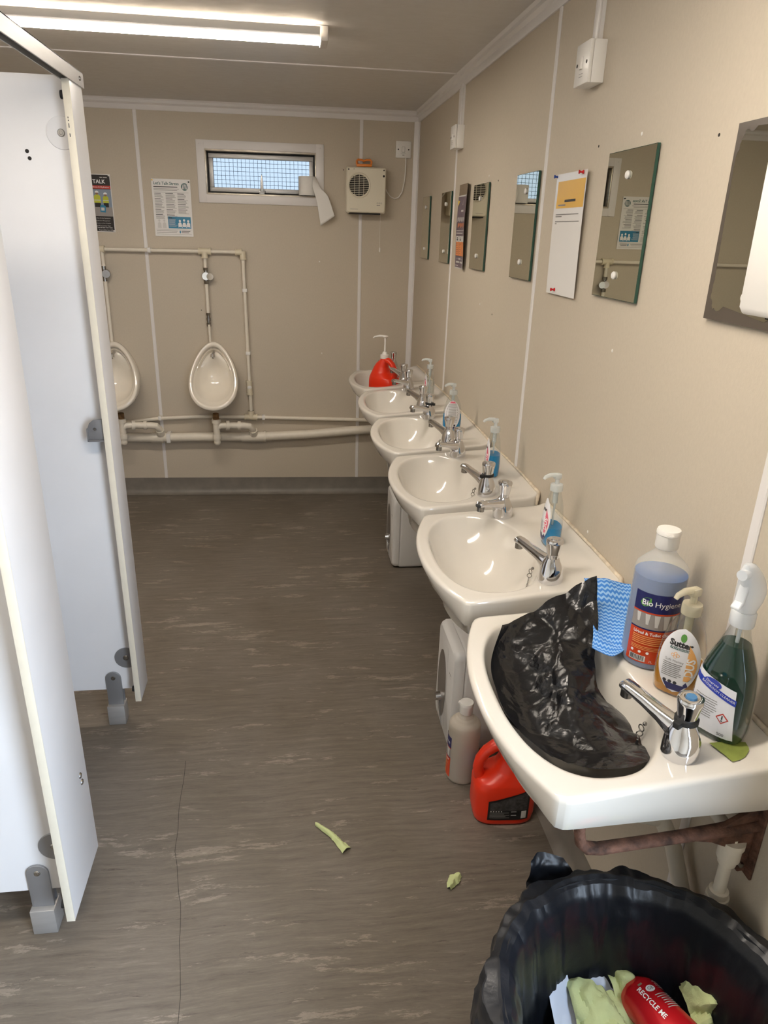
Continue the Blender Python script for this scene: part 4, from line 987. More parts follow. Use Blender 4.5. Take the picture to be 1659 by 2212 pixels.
# wall brackets and waste below the nearest basin
t = right_thing('basin_bracket', 'rusty iron bracket under the near end of the nearest basin', 'bracket', 0.822, 0)
MB().tube([(0, -.312, .800), (0, -.313, .768), (0, -.308, .742), (0, -.296, .729), (0, -.275, .725), (0, -.20, .731), (0, -.12, .738), (0, -.06, .744), (0, -.004, .752)], [.010, .0115, .012, .0125, .012, .0115, .012, .013, .015], 16, sx=.75).build('arm', 'rust', t)
MB().prism([(-.13, .731), (-.07, .750), (-.010, .790), (-.002, .790), (-.002, .652), (-.018, .650), (-.026, .662), (-.026, .682), (-.045, .706), (-.08, .722)], -.005, .005, 'x', .0015).box(-.020, .020, -.005, 0, .645, .800, .0015).build('gusset', 'rust', t)
MB().cyl((0.005, -.016, .668), (.0095, -.016, .668), .0055, .0045, 12).build('bolt', 'steel', t)
t = right_thing('basin_waste_pipe', 'white plastic waste pipe sloping down below the nearest basin', 'pipe', 1.055, 0)
MB().tube([(0, -.25, .70), (0, -.25, .64), (0.01, -.24, .615), (.03, -.19, .61), (.05, -.10, .605), (.06, -.06, .60)], .018, 18).build('trap', 'pipe_white', t)
MB().tube([(.050, -.070, .640), (.060, -.060, .610), (.085, -.032, .545), (.15, -.028, .46), (.24, -.026, .36)], .016, 18).build('waste_run', 'pipe_white', t)
t = right_thing('tap_supply_pipe', 'white vertical supply pipe with socket fittings behind the black bin', 'pipe', 0.845, 0)
MB().tube([(.018, -.034, .72), (.018, -.034, .30)], .0105, 16).build('riser', 'pipe_white', t)
MB().tube([(.018, -.034, .705), (.010, -.036, .722), (-.02, -.040, .728), (-.06, -.040, .730)], .0115, 14).build('elbow', 'pipe_white', t)
for z0, z1, r in ((.708, .676, .019), (.716, .704, .0215), (.678, .664, .0150), (.600, .588, .0165), (.588, .552, .0195)):
    MB().cyl((.018, -.034, z0), (.018, -.034, z1), r, n=22).build('coupling', 'pipe_white', t)

# ------------------------------------------------------------------ under-basin water heaters
def water_heater(label, y0, y1, x0, h):
    t = thing('water_heater', label, 'water heater', (WX, (y0 + y1) / 2, 0), R(-90), 'white water heaters under the basins')
    w = y1 - y0; dp = WX - x0
    MB().box(-w / 2, w / 2, -dp + .03, -.038, .004, h, .016, 3).build('casing', 'heater_white', t)
    # bowed front with rounded outline
    rings = []
    for (s, y, zz) in ((1.0, -dp + .034, 0), (1.0, -dp + .018, 0), (.97, -dp + .006, 0), (.93, -dp, 0)):
        rings.append([(x, y, h / 2 + .002 + z) for x, z in rr(w * s, (h - .004) * s, .028, 6)])
    fr = MB().loft(rings).build('front_cover', 'heater_white', t); fixn(fr)
    # tall oval panel on the far half of the front
    def sf(a, b, off): return (a, -dp - .0002 - off, b)
    d = Decal(t, sf); d.oval('oval_panel', 'heater_panel', 2, -.040, h * .44, .060, .135, 12, 20); d.rect('panel_groove', 'ink_grey', 1, .028, .04, .0295, h - .035)
    d.rect('maker_mark', 'ink_grey', 1, .056, h * .715, .086, h * .725); d.rect('maker_mark', 'ink_grey', 1, .052, h * .69, .088, h * .692); d.done()
    MB().cyl((-.050, -dp, .110), (-.050, -dp - .018, .110), .018, .015, 20).build('control_knob', 'chrome', t)
    MB().tube([(-.05, -dp - .004, .093), (-.028, -dp - .003, .050), (.004, -dp - .002, .022)], .0022, 6).build('trim_wire', 'chrome', t)
    return t
water_heater('white boxy water heater on the floor beside the cleaner bottle and red jug', 1.905, 2.155, 0.508, .392)
water_heater('white boxy water heater on the floor below the fourth basin, farther away', 3.335, 3.585, 0.508, .392)

# ------------------------------------------------------------------ bottles
class Bottle:
    """body of revolution-like loft: prof = [(z, rx, ry, n)]"""
    def __init__(s, prof): s.p = prof
    def at(s, z):
        p = s.p
        for i in range(len(p) - 1):
            if p[i][0] <= z <= p[i + 1][0]:
                k = (z - p[i][0]) / max(1e-9, p[i + 1][0] - p[i][0]); return [p[i][j] + (p[i + 1][j] - p[i][j]) * k for j in range(1, 4)]
        return p[0][1:] if z < p[0][0] else p[-1][1:]
    def ring(s, z, inset=0.0, m=32):
        rx, ry, n = s.at(z); rx = max(.001, rx - inset); ry = max(.001, ry - inset)
        return [(rx * math.copysign(abs(math.cos(a)) ** (2 / n), math.cos(a)), ry * math.copysign(abs(math.sin(a)) ** (2 / n), math.sin(a)), z) for a in [2 * math.pi * j / m for j in range(m)]]
    def mesh(s, z0=None, z1=None, inset=0.0, step=.006):
        a = s.p[0][0] if z0 is None else z0; b = s.p[-1][0] if z1 is None else z1
        zs = sorted(set([a, b] + [q[0] for q in s.p if a < q[0] < b] + [a + (b - a) * i / max(2, int((b - a) / step)) for i in range(1, max(2, int((b - a) / step)))]))
        return MB().loft([s.ring(z, inset) for z in zs])
    def surf(s, a, b, off):
        rx, ry, n = s.at(b); k = min(.985, abs(a) / rx); return (a, -(ry + .0002) * (1 - k ** n) ** (1 / n) - off, b)

def smooth_prof(pts, n=5):
    out = []
    for i in range(len(pts) - 1):
        for k in range(n):
            t = k / n; t = t * t * (3 - 2 * t) if False else t
            p0 = pts[max(0, i - 1)]; p1 = pts[i]; p2_ = pts[i + 1]; p3 = pts[min(len(pts) - 1, i + 2)]
            out.append(tuple([p1[0] + (p2_[0] - p1[0]) * t] + [0.5 * ((2 * p1[j]) + (p2_[j] - p0[j]) * t + (2 * p0[j] - 5 * p1[j] + 4 * p2_[j] - p3[j]) * t * t + (3 * p1[j] - p0[j] - 3 * p2_[j] + p3[j]) * t ** 3) for j in (1, 2, 3)]))
    out.append(pts[-1]); return out

SOAP = Bottle(smooth_prof([(0, .030, .0175, 2.6), (.004, .034, .021, 2.6), (.03, .0365, .0235, 2.5), (.06, .0365, .0235, 2.4), (.09, .033, .0215, 2.3), (.115, .0265, .0185, 2.2), (.133, .018, .0145, 2), (.142, .0125, .0125, 2), (.150, .0125, .0125, 2)]))
def soap_bottle(label, loc, rotz, liquid, level, label_kind, pump='pump_clear', scale=1.0, pump_rot=0.0, group='pump soap bottles on the basins'):
    t = thing('soap_bottle', label, 'bottle', loc, rotz, group); t.scale = (scale,) * 3
    SOAP.mesh().build('body', 'clear_plastic', t, 60)
    if liquid: SOAP.mesh(.003, level, .0016).build('liquid', liquid, t, 60)
    MB().lathe([(.0150, .142), (.0155, .144), (.0155, .156), (.0145, .159), (.006, .160)], 24).build('collar', pump, t)
    M = Matrix.Rotation(pump_rot, 4, 'Z')
    MB().cyl((0, 0, .158), (0, 0, .176), .0055, n=14).box(-.007, .007, -.010, .008, .172, .186, .003, M=M).tube([(0, -.004, .182), (0, -.022, .184), (0, -.036, .180), (0, -.040, .175)], [.006, .0055, .0045, .0035], 12, M=M).build('pump_head', pump, t)
    MB().cyl((0, 0, .012), (.002, 0, .150), .0028, n=8).cyl((0, 0, .110), (0, 0, .142), .0065, n=12).build('dip_tube', pump, t)
    d = Decal(t, SOAP.surf)
    if label_kind == 'front':
        d.oval('front_label', 'label_white', 1, 0, .066, .030, .056, 22, 30, 2)
        d.grid('label_foot', 'ink_navy', 2, lambda u, v: ((-.028 + .056 * u) * (.55 + .45 * v) * .62, .014 + .012 * v), 16, 4)
        d.grid('label_band', label_kind and ('ink_apricot' if liquid == 'liquid_amber' else 'ink_pink'), 2, lambda u, v: (.012 + (.027 * max(.1, 1 - abs(v - .42) ** 2 * 1.8) - .012) * u, .036 + .062 * v), 8, 20)
        d.text('band_lettering', 'ink_white', 3, .0185, .060, 'DUS', .017, rot=R(90), bold=.0004)
        if liquid == 'liquid_amber':
            d.ell('leaf', 'ink_green', 2, .001, .107, .0045, .007, 14)
            d.text('brand_lettering', 'ink', 2, -.001, .0955, 'Sutter', .0135, bold=.0007); d.rect('brand_bar', 'poster_teal', 2, -.016, .0855, .016, .0895, 10); d.text('brand_bar_lettering', 'ink_white', 3, 0, .0875, 'PROFESSIONAL', .0042)
            for (a, b) in ((-.006, .079), (-.002, .076), (-.006, .073), (-.010, .076)): d.ell('honeycomb', 'ink_apricot', 2, a, b, .0026, .0026, 10); d.ell('honeycomb_inner', 'label_white', 3, a, b, .0017, .0017, 10)
            d.text('scent_lettering', 'ink_grey', 2, -.006, .066, 'Soft Honey', .0062)
        else:
            d.text('brand_lettering', 'ink', 2, -.002, .094, 'Sutter', .012, bold=.0005); d.rect('brand_bar', 'poster_teal', 2, -.015, .0855, .013, .0885)
        d.lines('label_print', 'ink_grey', 2, -.022, .008, .060, 8, .0032, .0012, .2, 3, nu=8)
        for k in range(3): d.ell('label_icons', 'ink', 2, -.015 + k * .008, .0285, .003, .003, 10)
        d.poly('drop', 'ink_navy', 2, [(.013, .028), (.0165, .034), (.020, .028), (.0195, .0255), (.0165, .0235), (.0135, .0255)])
    elif label_kind == 'back':
        d.oval('back_label', 'label_white', 1, 0, .066, .030, .056, 22, 30, 2)
        d.grid('label_top', 'ink_pink', 2, lambda u, v: ((-.012 + .024 * u) * (1 - .5 * v), .112 + .007 * v), 6, 2)
        for k in range(17):
            hw = .0265 * (max(0, 1 - abs((.106 - k * .0042 - .066) / .056) ** 2.0)) ** .6 * .9
            d.rect('label_print', 'ink_grey', 2, -hw, .106 - k * .0042, hw * (.9 + .1 * rnd.random()), .1075 - k * .0042, 4)
        d.rect('barcode', 'ink', 2, .002, .022, .014, .029, 2); d.ell('label_icons', 'ink', 2, -.006, .026, .003, .003, 10)
        d.grid('label_foot', 'ink_navy', 2, lambda u, v: ((-.028 + .056 * u) * (.5 + .5 * v) * .6, .012 + .008 * v), 8, 3)
    d.done()
    return t
RX = 0.672; DZ = DECK(.085) - .0035
soap_bottle('clear pump soap bottle with low blue liquid on the second basin', (RX, 1.650, DZ), R(-95), 'liquid_blue', .052, 'front', pump_rot=R(20), scale=1.05)
soap_bottle('clear pump soap bottle half full of blue liquid on the third basin', (RX - .004, 2.222, DZ), R(-98), 'liquid_blue', .072, 'front', pump_rot=R(10), scale=1.05)
soap_bottle('blue soap bottle showing its printed back label on the fourth basin', (RX - .018, 2.800, DZ), R(-12), 'liquid_blue', .066, 'back', pump_rot=R(-60), scale=1.05)
soap_bottle('nearly empty clear pump bottle on the fifth basin', (RX - .004, 3.385, DZ), R(-96), 'liquid_clear', .085, 'front', pump_rot=R(-10), scale=1.05)
soap_bottle('amber honey soap bottle with white oval label on the nearest basin', (0.676, 0.998, DZ), R(-42), 'liquid_amber', .060, 'front', pump='pump_amber', pump_rot=R(-30), scale=1.12)

LITRE = Bottle([(0, .040, .040, 2), (.003, .0455, .0455, 2), (.010, .0478, .0478, 2), (.180, .0478, .0478, 2), (.192, .0478, .0478, 2), (.200, .0455, .0455, 2), (.210, .037, .037, 2), (.222, .0245, .0245, 2), (.230, .0185, .0185, 2), (.240, .0175, .0175, 2)])
def litre_bottle(label, loc, rotz, shell, liquid, level, full, scale=1.0):
    t = thing('cleaner_bottle', label, 'bottle', loc, rotz, 'one litre cleaner bottles'); t.scale = (scale,) * 3
    LITRE.mesh().build('body', shell, t, 50)
    LITRE.mesh(.002, level, .0012).build('liquid', liquid, t, 50)
    MB().lathe([(.0195, .236), (.0205, .238), (.0205, .262), (.0215, .263), (.0215, .268), (.0200, .272), (.004, .273)], 28).box(-.006, .006, -.025, -.019, .263, .268, .001).build('cap', 'plastic_white', t)
    def ws(a, b, off):   # wrap by arc length
        th = a / .0478; return ((.0482 + off) * math.sin(th), -(.0482 + off) * math.cos(th), b)
    d = Decal(t, ws); L = .046
    d.rect('label_top', 'ink_navy', 1, -L, .122, L, .160, 16, 2)
    d.poly('leaf', 'ink_green', 2, [(-.034, .139), (-.031, .146), (-.024, .151), (-.015, .151), (-.014, .143), (-.018, .135), (-.026, .132), (-.031, .134)])
    d.text('brand_lettering', 'ink_white', 3, -.021, .1405, 'Bio', .0150, bold=.0003); d.text('brand_lettering', 'ink_white', 3, .0165, .1405, 'Hygiene', .0150)
    d.rect('label_stripe', 'ink_redorange', 2, -L, .1195, L, .1225, 16, 1)
    d.rect('label_photo', 'poster_grey', 1, -L, .088, L, .1205, 16, 2)
    for k in range(5):
        a = -.034 + k * .0165; s = .7 + k * .12
        d.grid('photo_urinals', 'ink_pale', 2, lambda u, v: (a - .004 * s + .011 * s * u * (1 - .5 * (1 - v)) + .003 * (1 - v), .1185 - .026 * s * min(1, 1 - v) if .1185 - .026 * s * (1 - v) > .089 else .089), 3, 4)
    d.rect('label_lower', 'ink_redorange', 1, -L, .016, L, .0865, 16, 2)
    d.rect('label_edge', 'ink_navy', 2, -L, .0858, L, .0885, 16, 1)
    d.text('title_lettering', 'ink_white', 3, -.038, .0785, 'Urinal & Toilet Cleaner', .0082, align='LEFT', bold=.0002)
    d.lines('label_print', 'ink_apricot', 3, -.038, .036, .071, 5, .0038, .0014, .15, 2, nu=8)
    d.lines('label_print', 'ink_apricot', 3, -.038, .034, .050, 3, .0030, .0010, .15, 3, nu=8)
    for k in range(3): d.ell('label_icons', 'ink_white', 3, -.034 + k * .014, .0385, .0028, .0028, 12)
    d.rect('barcode_panel', 'ink_white', 3, -.038, .019, -.008, .031, 4, 1)
    x = -.0365
    while x < -.0105:
        wd = rnd.choice((.0005, .0009, .0013)); d.rect('barcode', 'ink', 4, x, .0205, x + wd, .0305); x += wd + rnd.choice((.0006, .001))
    d.text('volume_lettering', 'ink_white', 3, .0015, .0215, '1L', .0065); d.rect('label_icons', 'ink_apricot', 3, .014, .020, .024, .034, 2)
    d.done(); return t
litre_bottle('tall litre bottle of blue urinal cleaner with orange label on the nearest basin', (0.672, 1.104, DZ), R(-22), 'hdpe', 'liquid_slate', .186, True, 1.0)
litre_bottle('nearly empty pale cleaner bottle on the floor beside the red jug', (0.527, 1.800, 0.0), R(-118), 'hdpe_cream', 'liquid_slate_dull', .075, False, 1.06)

# green trigger spray
t = thing('spray_bottle', 'dark green trigger spray bottle standing on the nearest basin', 'bottle', (0.684, 0.880, DZ), R(-58))
SPR = Bottle(smooth_prof([(0, .036, .022, 2.6), (.005, .042, .027, 2.6), (.03, .0465, .0295, 2.6), (.09, .0455, .0295, 2.5), (.125, .041, .0285, 2.4), (.155, .031, .025, 2.2), (.180, .0215, .0205, 2), (.200, .0155, .0155, 2), (.208, .0145, .0145, 2), (.216, .0145, .0145, 2)]))
SPR.mesh().build('body', 'clear_plastic', t, 60); SPR.mesh(.003, .174, .0016).build('liquid', 'liquid_green', t, 60)
MB().lathe([(.0175, .206), (.0185, .208), (.0185, .228), (.0165, .231)], 26).build('collar', 'trigger_white', t)
def hood(cy, z, rx, ry, n=24): return [(rx * math.cos(2 * math.pi * k / n), cy + ry * math.sin(2 * math.pi * k / n), z) for k in range(n)]
MB().loft([hood(0, .226, .0135, .0135), hood(.003, .236, .016, .019), hood(.007, .247, .0185, .0255), hood(.008, .258, .0195, .0290), hood(.006, .269, .0190, .0285), hood(.001, .281, .0170, .0265), hood(-.006, .293, .0140, .0235), hood(-.014, .304, .0110, .0190), hood(-.021, .312, .0080, .0140), hood(-.026, .317, .004, .007)]).build('spray_head', 'trigger_white', t, 60)
MB().prism([(-.020, .290), (-.027, .272), (-.031, .256), (-.041, .249), (-.040, .245), (-.026, .249), (-.020, .264), (-.014, .286)], -.007, .007, 'x', .002).build('trigger', 'trigger_white', t)
MB().cyl((-.0, -.028, .302), (0, -.041, .302), .009, .008, 16).build('nozzle', 'trigger_white', t)
MB().cyl((0, 0, .02), (0, 0, .215), .003, n=10).build('dip_tube', 'trigger_white', t)
d = Decal(t, SPR.surf)
d.grid('label', 'label_white', 1, lambda u, v: (-.040 + .076 * u * (1 - .12 * v), .016 + (.104 - .014 * u) * v), 10, 14)
d.grid('label_wave', 'ink_blue', 2, lambda u, v: (-.040 + .070 * u, .100 - .020 * u + .011 * v), 10, 2)
d.ell('emblem', 'ink_blue', 3, -.010, .1050, .015, .0085, 20); d.text('emblem_lettering', 'ink_white', 4, -.010, .1052, 'Diversey', .0062, rot=R(-10))
d.text('band_lettering', 'ink_white', 3, .0005, .0945, 'BATHROOM CLEANER', .0058, rot=R(-16))
d.lines('label_print', 'ink_grey', 2, -.034, .006, .076, 9, .0042, .0012, .25, 4, nu=4)
d.poly('hazard_mark', 'poster_red', 2, [(.016, .062), (.026, .052), (.016, .042), (.006, .052)]); d.poly('hazard_inner', 'label_white', 3, [(.016, .0595), (.0235, .052), (.016, .0445), (.0085, .052)]); d.rect('hazard_sign', 'ink', 4, .0150, .0505, .0170, .0575); d.ell('hazard_sign', 'ink', 4, .016, .0480, .0013, .0013, 8)
d.text('volume_lettering', 'ink', 2, .018, .022, '500', .0075)
d.done()

# red five litre jugs
def red_jug(label, loc, rotz, pump, scale=1.0):
    t = thing('red_jug', label, 'jug', loc, rotz, 'red plastic hand cleaner jugs'); t.scale = (scale,) * 3
    J = Bottle(smooth_prof([(0, .072, .050, 3.2), (.006, .080, .058, 3.4), (.03, .084, .060, 3.6), (.120, .084, .060, 3.4), (.155, .078, .056, 3.0), (.190, .056, .044, 2.5), (.215, .034, .030, 2.1), (.228, .024, .022, 2), (.238, .020, .020, 2)], 4))
    prof = [(0, .072, .050, 3.2, 0), (.006, .080, .058, 3.4, 0), (.03, .084, .060, 3.6, 0), (.110, .084, .060, 3.4, 0), (.128, .080, .058, 3.1, .003), (.142, .066, .053, 2.7, .014), (.158, .052, .046, 2.4, .022), (.185, .041, .038, 2.2, .022), (.205, .035, .032, 2.1, .014), (.220, .027, .026, 2, .004), (.230, .021, .021, 2, 0), (.238, .020, .020, 2, 0)]
    rings = []
    for a_ in range(len(prof) - 1):
        for k in range(4):
            z, rx, ry, nn, cx = [prof[a_][q] + (prof[a_ + 1][q] - prof[a_][q]) * k / 4 for q in range(5)]
            rings.append([(cx + rx * math.copysign(abs(math.cos(h_)) ** (2 / nn), math.cos(h_)), ry * math.copysign(abs(math.sin(h_)) ** (2 / nn), math.sin(h_)), z) for h_ in [2 * math.pi * m_ / 40 for m_ in range(40)]])
    MB().loft(rings).build('body', 'jug_red', t, 60)
    MB().tube([(-.060, 0, .112), (-.068, 0, .128), (-.073, 0, .150), (-.069, 0, .178), (-.055, 0, .203), (-.034, 0, .220), (-.012, 0, .226), (.004, 0, .222)], [.019, .0165, .0145, .0140, .0140, .0150, .017, .018], 18, sx=1.25).build('handle', 'jug_red', t)
    d = Decal(t, J.surf)
    d.grid('label', 'label_black', 1, lambda u, v: (-.050 + (.050 + .060) * u * 1.0, .022 + (.062 + .036 * u) * v), 10, 6)
    d.grid('label_speckle', 'label_speckle', 2, lambda u, v: (-.045 + .100 * u, .055 + (.024 + .036 * u) * v), 10, 4)
    d.lines('label_print', 'ink_grey', 2, -.045, .010, .047, 5, .0042, .0016, .3, 8, nu=4); d.lines('label_print', 'ink_pale', 2, .012, .030, .050, 2, .012, .002, .2, 2)
    for k in range(5): d.ell('label_icons', 'ink_pale', 2, -.042 + k * .007, .0525, .0018, .0018, 8)
    d.rect('barcode', 'ink_pale', 2, .040, .027, .054, .052, 3); d.done()
    if pump:
        MB().lathe([(.0235, .232), (.0245, .234), (.0245, .252), (.016, .256), (.012, .268), (.007, .270)], 26).build('pump_collar', 'plastic_white', t)
        MB().cyl((0, 0, .262), (0, 0, .350), .0052, n=12).build('pump_stem', 'plastic_white', t)
        MB().lathe([(.009, .344), (.016, .350), (.016, .355), (.010, .357)], 20).tube([(0, -.004, .352), (-.008, -.03, .354), (-.014, -.055, .350), (-.016, -.064, .343)], [.007, .006, .0045, .0035], 10, M=Matrix.Rotation(R(-215), 4, 'Z')).build('pump_head', 'plastic_white', t)
    else:
        MB().lathe([(.0235, .232), (.0245, .234), (.0245, .256), (.022, .259), (.004, .260)], 26).build('cap', 'label_black', t)
    return t
red_jug('red plastic jug with white pump standing in the farthest basin', (0.520, 3.955, .765), R(135), True, 1.0)
red_jug('red plastic jug with black label on the floor under the nearest basin', (0.615, 1.640, 0.0), R(-4), False, 1.12)

# ------------------------------------------------------------------ bag, cloth, paper
bag = sheet('black_bag', 'bag_film', [
 [(0.425, 1.242, 0.900), (0.500, 1.275, 0.918), (0.563, 1.278, 0.952), (0.624, 1.258, 0.997)],
 [(0.374, 1.135, 0.884), (0.440, 1.200, 0.876), (0.526, 1.190, 0.915), (0.614, 1.205, 0.926)],
 [(0.360, 1.042, 0.881), (0.425, 1.085, 0.842), (0.500, 1.085, 0.878), (0.570, 1.100, 0.885)],
 [(0.363, 0.960, 0.879), (0.420, 0.989, 0.835), (0.490, 0.990, 0.862), (0.571, 1.045, 0.848)],
 [(0.388, 0.893, 0.879), (0.440, 0.918, 0.850), (0.508, 0.932, 0.852), (0.598, 0.985, 0.830)],
 [(0.420, 0.848, 0.881), (0.462, 0.828, 0.884), (0.512, 0.824, 0.887), (0.560, 0.848, 0.876)]], None, 90, 112, .022, 7.0, 2, ridged='facet', smooth=30)
tag(bag, 'crumpled black bin bag draped into the nearest basin', 'bag')
cl = sheet('blue_cloth', 'zigzag_cloth', [
 [(0.640, 1.350, 0.946), (0.703, 1.350, 0.937), (0.750, 1.345, 0.927)],
 [(0.622, 1.262, 0.930), (0.672, 1.252, 0.918), (0.712, 1.245, 0.912)],
 [(0.598, 1.190, 0.918), (0.640, 1.178, 0.910), (0.660, 1.140, 0.922)],
 [(0.568, 1.120, 0.914), (0.592, 1.089, 0.911), (0.620, 1.100, 0.914)]], None, 36, 48, .006, 22, 5, ridged=False, thick=.0012)
tag(cl, 'blue zigzag cleaning cloth hanging between the two nearest basins', 'cloth')
s = sheet('wet_paper', 'paper_green_wet', [[(.655, .850, .9015), (.690, .848, .9035), (.712, .842, .905)], [(.662, .828, .9010), (.690, .830, .902), (.708, .826, .9035)], [(.668, .806, .9010), (.680, .808, .901), (.692, .812, .902)]], None, 16, 12, .0012, 40, 3, ridged=False)
tag(s, 'damp green paper scrap under the spray bottle on the nearest basin', 'paper')
def scrap(name, label, path, w, seed):
    ctrl = []
    for i, p in enumerate(path):
        p = Vector(p); q = Vector(path[min(i + 1, len(path) - 1)]) - Vector(path[max(i - 1, 0)]); n = Vector((-q.y, q.x, 0)).normalized(); ww = w[i]
        ctrl.append([p - n * ww, p - n * ww * .3 + Vector((0, 0, .010)), p + n * ww * .4 + Vector((0, 0, .007)), p + n * ww])
    return tag(sheet(name, 'paper_green', ctrl, None, 14, 30, .0025, 60, seed), label, 'paper')
scrap('paper_strip', 'twisted pale green paper strip lying on the floor in the aisle', [(.046, 1.632, .004), (.070, 1.612, .004), (.098, 1.580, .004), (.115, 1.552, .004), (.132, 1.528, .004)], [.004, .009, .010, .012, .016], 3)
scrap('paper_scrap', 'small crumpled pale green paper scrap on the floor near the bin', [(.396, 1.372, .004), (.406, 1.388, .004), (.420, 1.404, .004), (.434, 1.414, .004)], [.006, .013, .016, .008], 6)

# ------------------------------------------------------------------ bin with liner and rubbish
BX, BYc, BR, BH = .510, .640, .234, .612
t = thing('waste_bin', 'black-lined round waste bin in the bottom right corner', 'bin', (BX, BYc, 0))
MB().lathe([(BR - .055, 0), (BR - .050, .004), (BR - .018, BH - .03), (BR - .010, BH - .025), (BR - .010, BH - .004), (BR - .013, BH - .002), (BR - .015, BH - .01), (BR - .048, .02)], 56).build('bin_body', 'bin_plastic', t)
# the liner hangs inside, folds over the rim and down the outside in pleats
n = 260; rings = []
prof = [(.10, .30), (.17, .305), (BR - .070, .33), (BR - .058, .40), (BR - .048, .48), (BR - .040, .55), (BR - .030, .590), (BR - .020, .606), (BR - .006, .614), (BR + .004, .608), (BR + .008, .590), (BR + .010, .55), (BR + .010, .50), (BR + .012, .44), (BR + .012, .38), (BR + .014, .33)]
fine = []
for i in range(len(prof) - 1):
    for k in range(4): fine.append(tuple(prof[i][j] + (prof[i + 1][j] - prof[i][j]) * k / 4 for j in (0, 1)))
fine.append(prof[-1])
for idx, (r, z) in enumerate(fine):
    f = idx / len(fine); outside = idx > 34
    ring = []
    for j in range(n):
        a = 2 * math.pi * j / n; c, s_ = math.cos(a), math.sin(a)
        q = Vector((c * 5.5, s_ * 5.5, z * 2.0))
        pleat = (abs(noise.noise(Vector((c * 3.2, s_ * 3.2, z * .9)))) - .22) * .030 + (abs(noise.noise(Vector((c * 8 + z * 9, s_ * 8 - z * 7, z * 3)))) - .2) * .012 + (abs(noise.noise(Vector((c * 19 - z * 12, s_ * 19, z * 6)))) - .2) * .005
        crump = (abs(noise.noise(Vector((c * 7 + 4, s_ * 7, z * 17)))) - .2) * .007
        am = .55 if not outside else 1.0
        if .57 < z: am *= .6
        rr_ = r + (pleat * (1 if outside else -1) + crump) * am + (.006 if outside else 0)
        if not outside: rr_ = min(rr_, r + .002)
        x = rr_ * c; y = rr_ * s_
        if BX + x > WX - .004: x = WX - .004 - BX
        zz = z + (noise.noise(Vector((c * 4, s_ * 4, 3))) * .009 + (abs(noise.noise(Vector((c * 9, s_ * 9, 5 + z * 6)))) - .2) * .006) * (1 if z > .57 else .4)
        if idx < 8: zz += noise.noise(Vector((x * 30, y * 30, 0))) * .012
        ring.append((x, y, zz))
    rings.append(ring)
MB().loft(rings, True, False).build('liner', 'liner_film', t, 26)
a = R(100)
sheet('liner_tail', 'liner_film', [[(-.100, .262, .628), (-.075, .275, .622), (-.04, .268, .612)], [(-.108, .255, .592), (-.08, .262, .594), (-.03, .255, .600)], [(-.118, .236, .552), (-.08, .246, .556), (-.02, .250, .58)]], t, 20, 20, .006, 22, 4)
def crumple(name, label, mat, ctrl, amp, seed, cat='paper', group='rubbish in the lined bin', nu=30, nv=30, scale=24):
    return tag(sheet(name, mat, ctrl, None, nu, nv, amp, scale, seed, smooth=30), label, cat, group)
crumple('white_paper', 'folded white paper standing at the left inside the bin', 'paper_blue_white', [[(.420, .800, .44), (.440, .818, .452), (.462, .838, .470)], [(.425, .760, .40), (.446, .775, .40), (.468, .790, .40)], [(.430, .700, .36), (.450, .710, .36), (.480, .720, .35)]], .002, 1)
crumple('white_paper', 'white paper scrap behind the green towels in the bin', 'paper_blue_white', [[(.490, .850, .43), (.525, .858, .440), (.575, .842, .43)], [(.492, .820, .42), (.530, .825, .425), (.590, .805, .42)], [(.500, .780, .39), (.540, .785, .39), (.60, .770, .38)]], .004, 2)
crumple('paper_towel', 'large crumpled pale green towel left of the red can in the bin', 'paper_green', [[(.458, .812, .435), (.485, .815, .430), (.515, .800, .425), (.550, .790, .42)], [(.462, .780, .415), (.490, .775, .43), (.525, .765, .43), (.560, .758, .41)], [(.462, .730, .385), (.490, .730, .41), (.530, .725, .415), (.555, .720, .39)], [(.465, .680, .36), (.500, .675, .39), (.540, .675, .39), (.560, .680, .36)]], .011, 3)
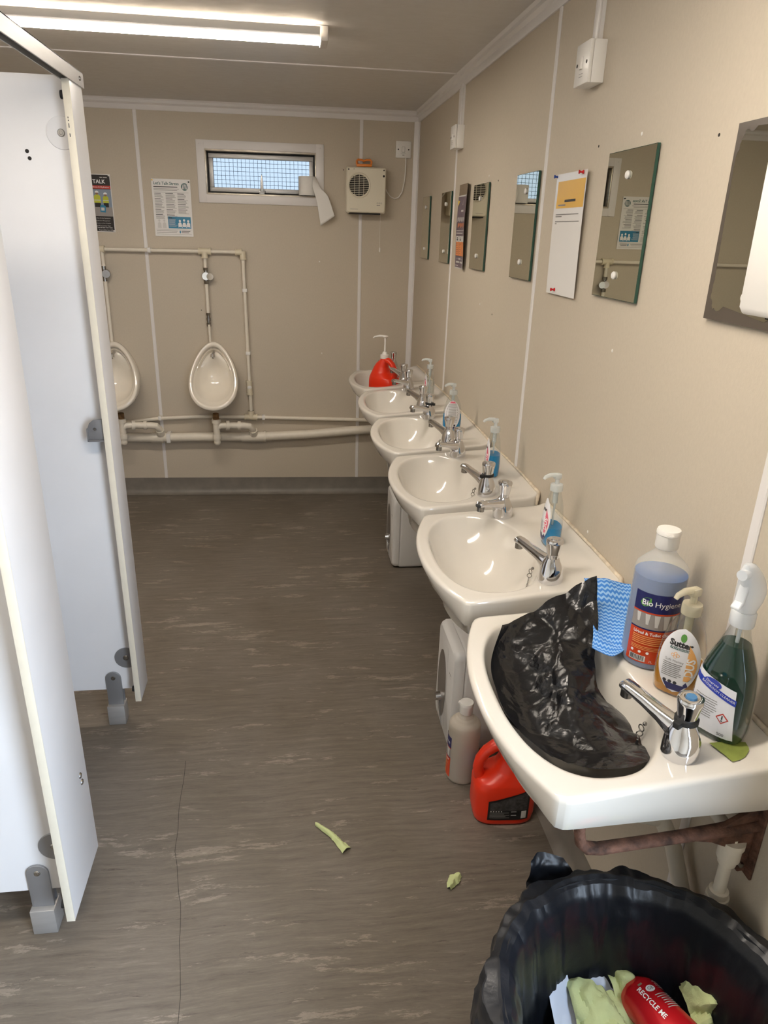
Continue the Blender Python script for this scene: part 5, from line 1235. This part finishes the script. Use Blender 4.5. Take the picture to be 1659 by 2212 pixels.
crumple('paper_towel', 'pale green towel peak behind the red can in the bin', 'paper_green', [[(.538, .826, .425), (.562, .842, .438), (.585, .825, .425)], [(.540, .800, .43), (.565, .805, .445), (.590, .795, .425)], [(.540, .765, .41), (.565, .765, .42), (.590, .770, .40)]], .009, 4)
crumple('paper_towel', 'crumpled pale green towel right of the red can in the bin', 'paper_green', [[(.640, .775, .455), (.662, .785, .500), (.690, .772, .462), (.712, .768, .508)], [(.642, .748, .455), (.668, .748, .485), (.695, .738, .460), (.720, .740, .495)], [(.645, .715, .43), (.670, .712, .46), (.697, .705, .44), (.720, .708, .465)], [(.648, .670, .40), (.668, .670, .42), (.695, .670, .41), (.712, .67, .42)]], .013, 5)
crumple('white_paper', 'small white paper corner beside the red can in the bin', 'paper_blue_white', [[(.588, .812, .418), (.606, .808, .425), (.622, .800, .41)], [(.590, .790, .405), (.608, .786, .41), (.622, .78, .40)]], .003, 7, nu=12, nv=12)
# red drinks can lying on the towels
t = thing('drinks_can', 'red drinks can lying on the paper in the bin', 'can', (.598, .722, .432), 0, 'rubbish in the lined bin')
t.rotation_euler = Euler((R(78), R(5), R(16)), 'XYZ'); t.scale = (1.14,) * 3
MB().lathe([(.020, -.062), (.024, -.064), (.029, -.056), (.033, -.048), (.033, .046), (.030, .054), (.0265, .058), (.0265, .060)], 40).build('can_body', 'can_red', t)
MB().lathe([(.0265, .0595), (.0275, .061), (.0255, .062), (.024, .059), (.005, .0585)], 36).build('can_lid', 'steel', t)
def cs(a, b, off): th = a / .033; return ((.0333 + off) * math.sin(th), (.0333 + off) * math.cos(th), b)
def cs2(a, b, off): return cs(-a, b, off)
d = Decal(t, cs2)
d.text('can_lettering', 'ink_white', 1, .016, -.012, 'RECYCLE ME', .0098, rot=R(90), bold=.0002)
d.ell('can_oval', 'ink_white', 1, .001, -.030, .0075, .0056, 20); d.text('can_lettering_dark', 'label_black', 2, .001, -.030, 'GB', .0075, rot=R(180))
d.lines('can_print', 'ink_pale', 1, -.022, .004, .006, 7, .0040, .0012, .3, 3, nu=6); d.rect('can_panel', 'poster_brown', 1, .006, -.044, .013, -.041); d.lines('can_print', 'ink_pale', 1, -.028, -.012, -.030, 4, .0040, .0012, .3, 4, nu=4)
d.done()
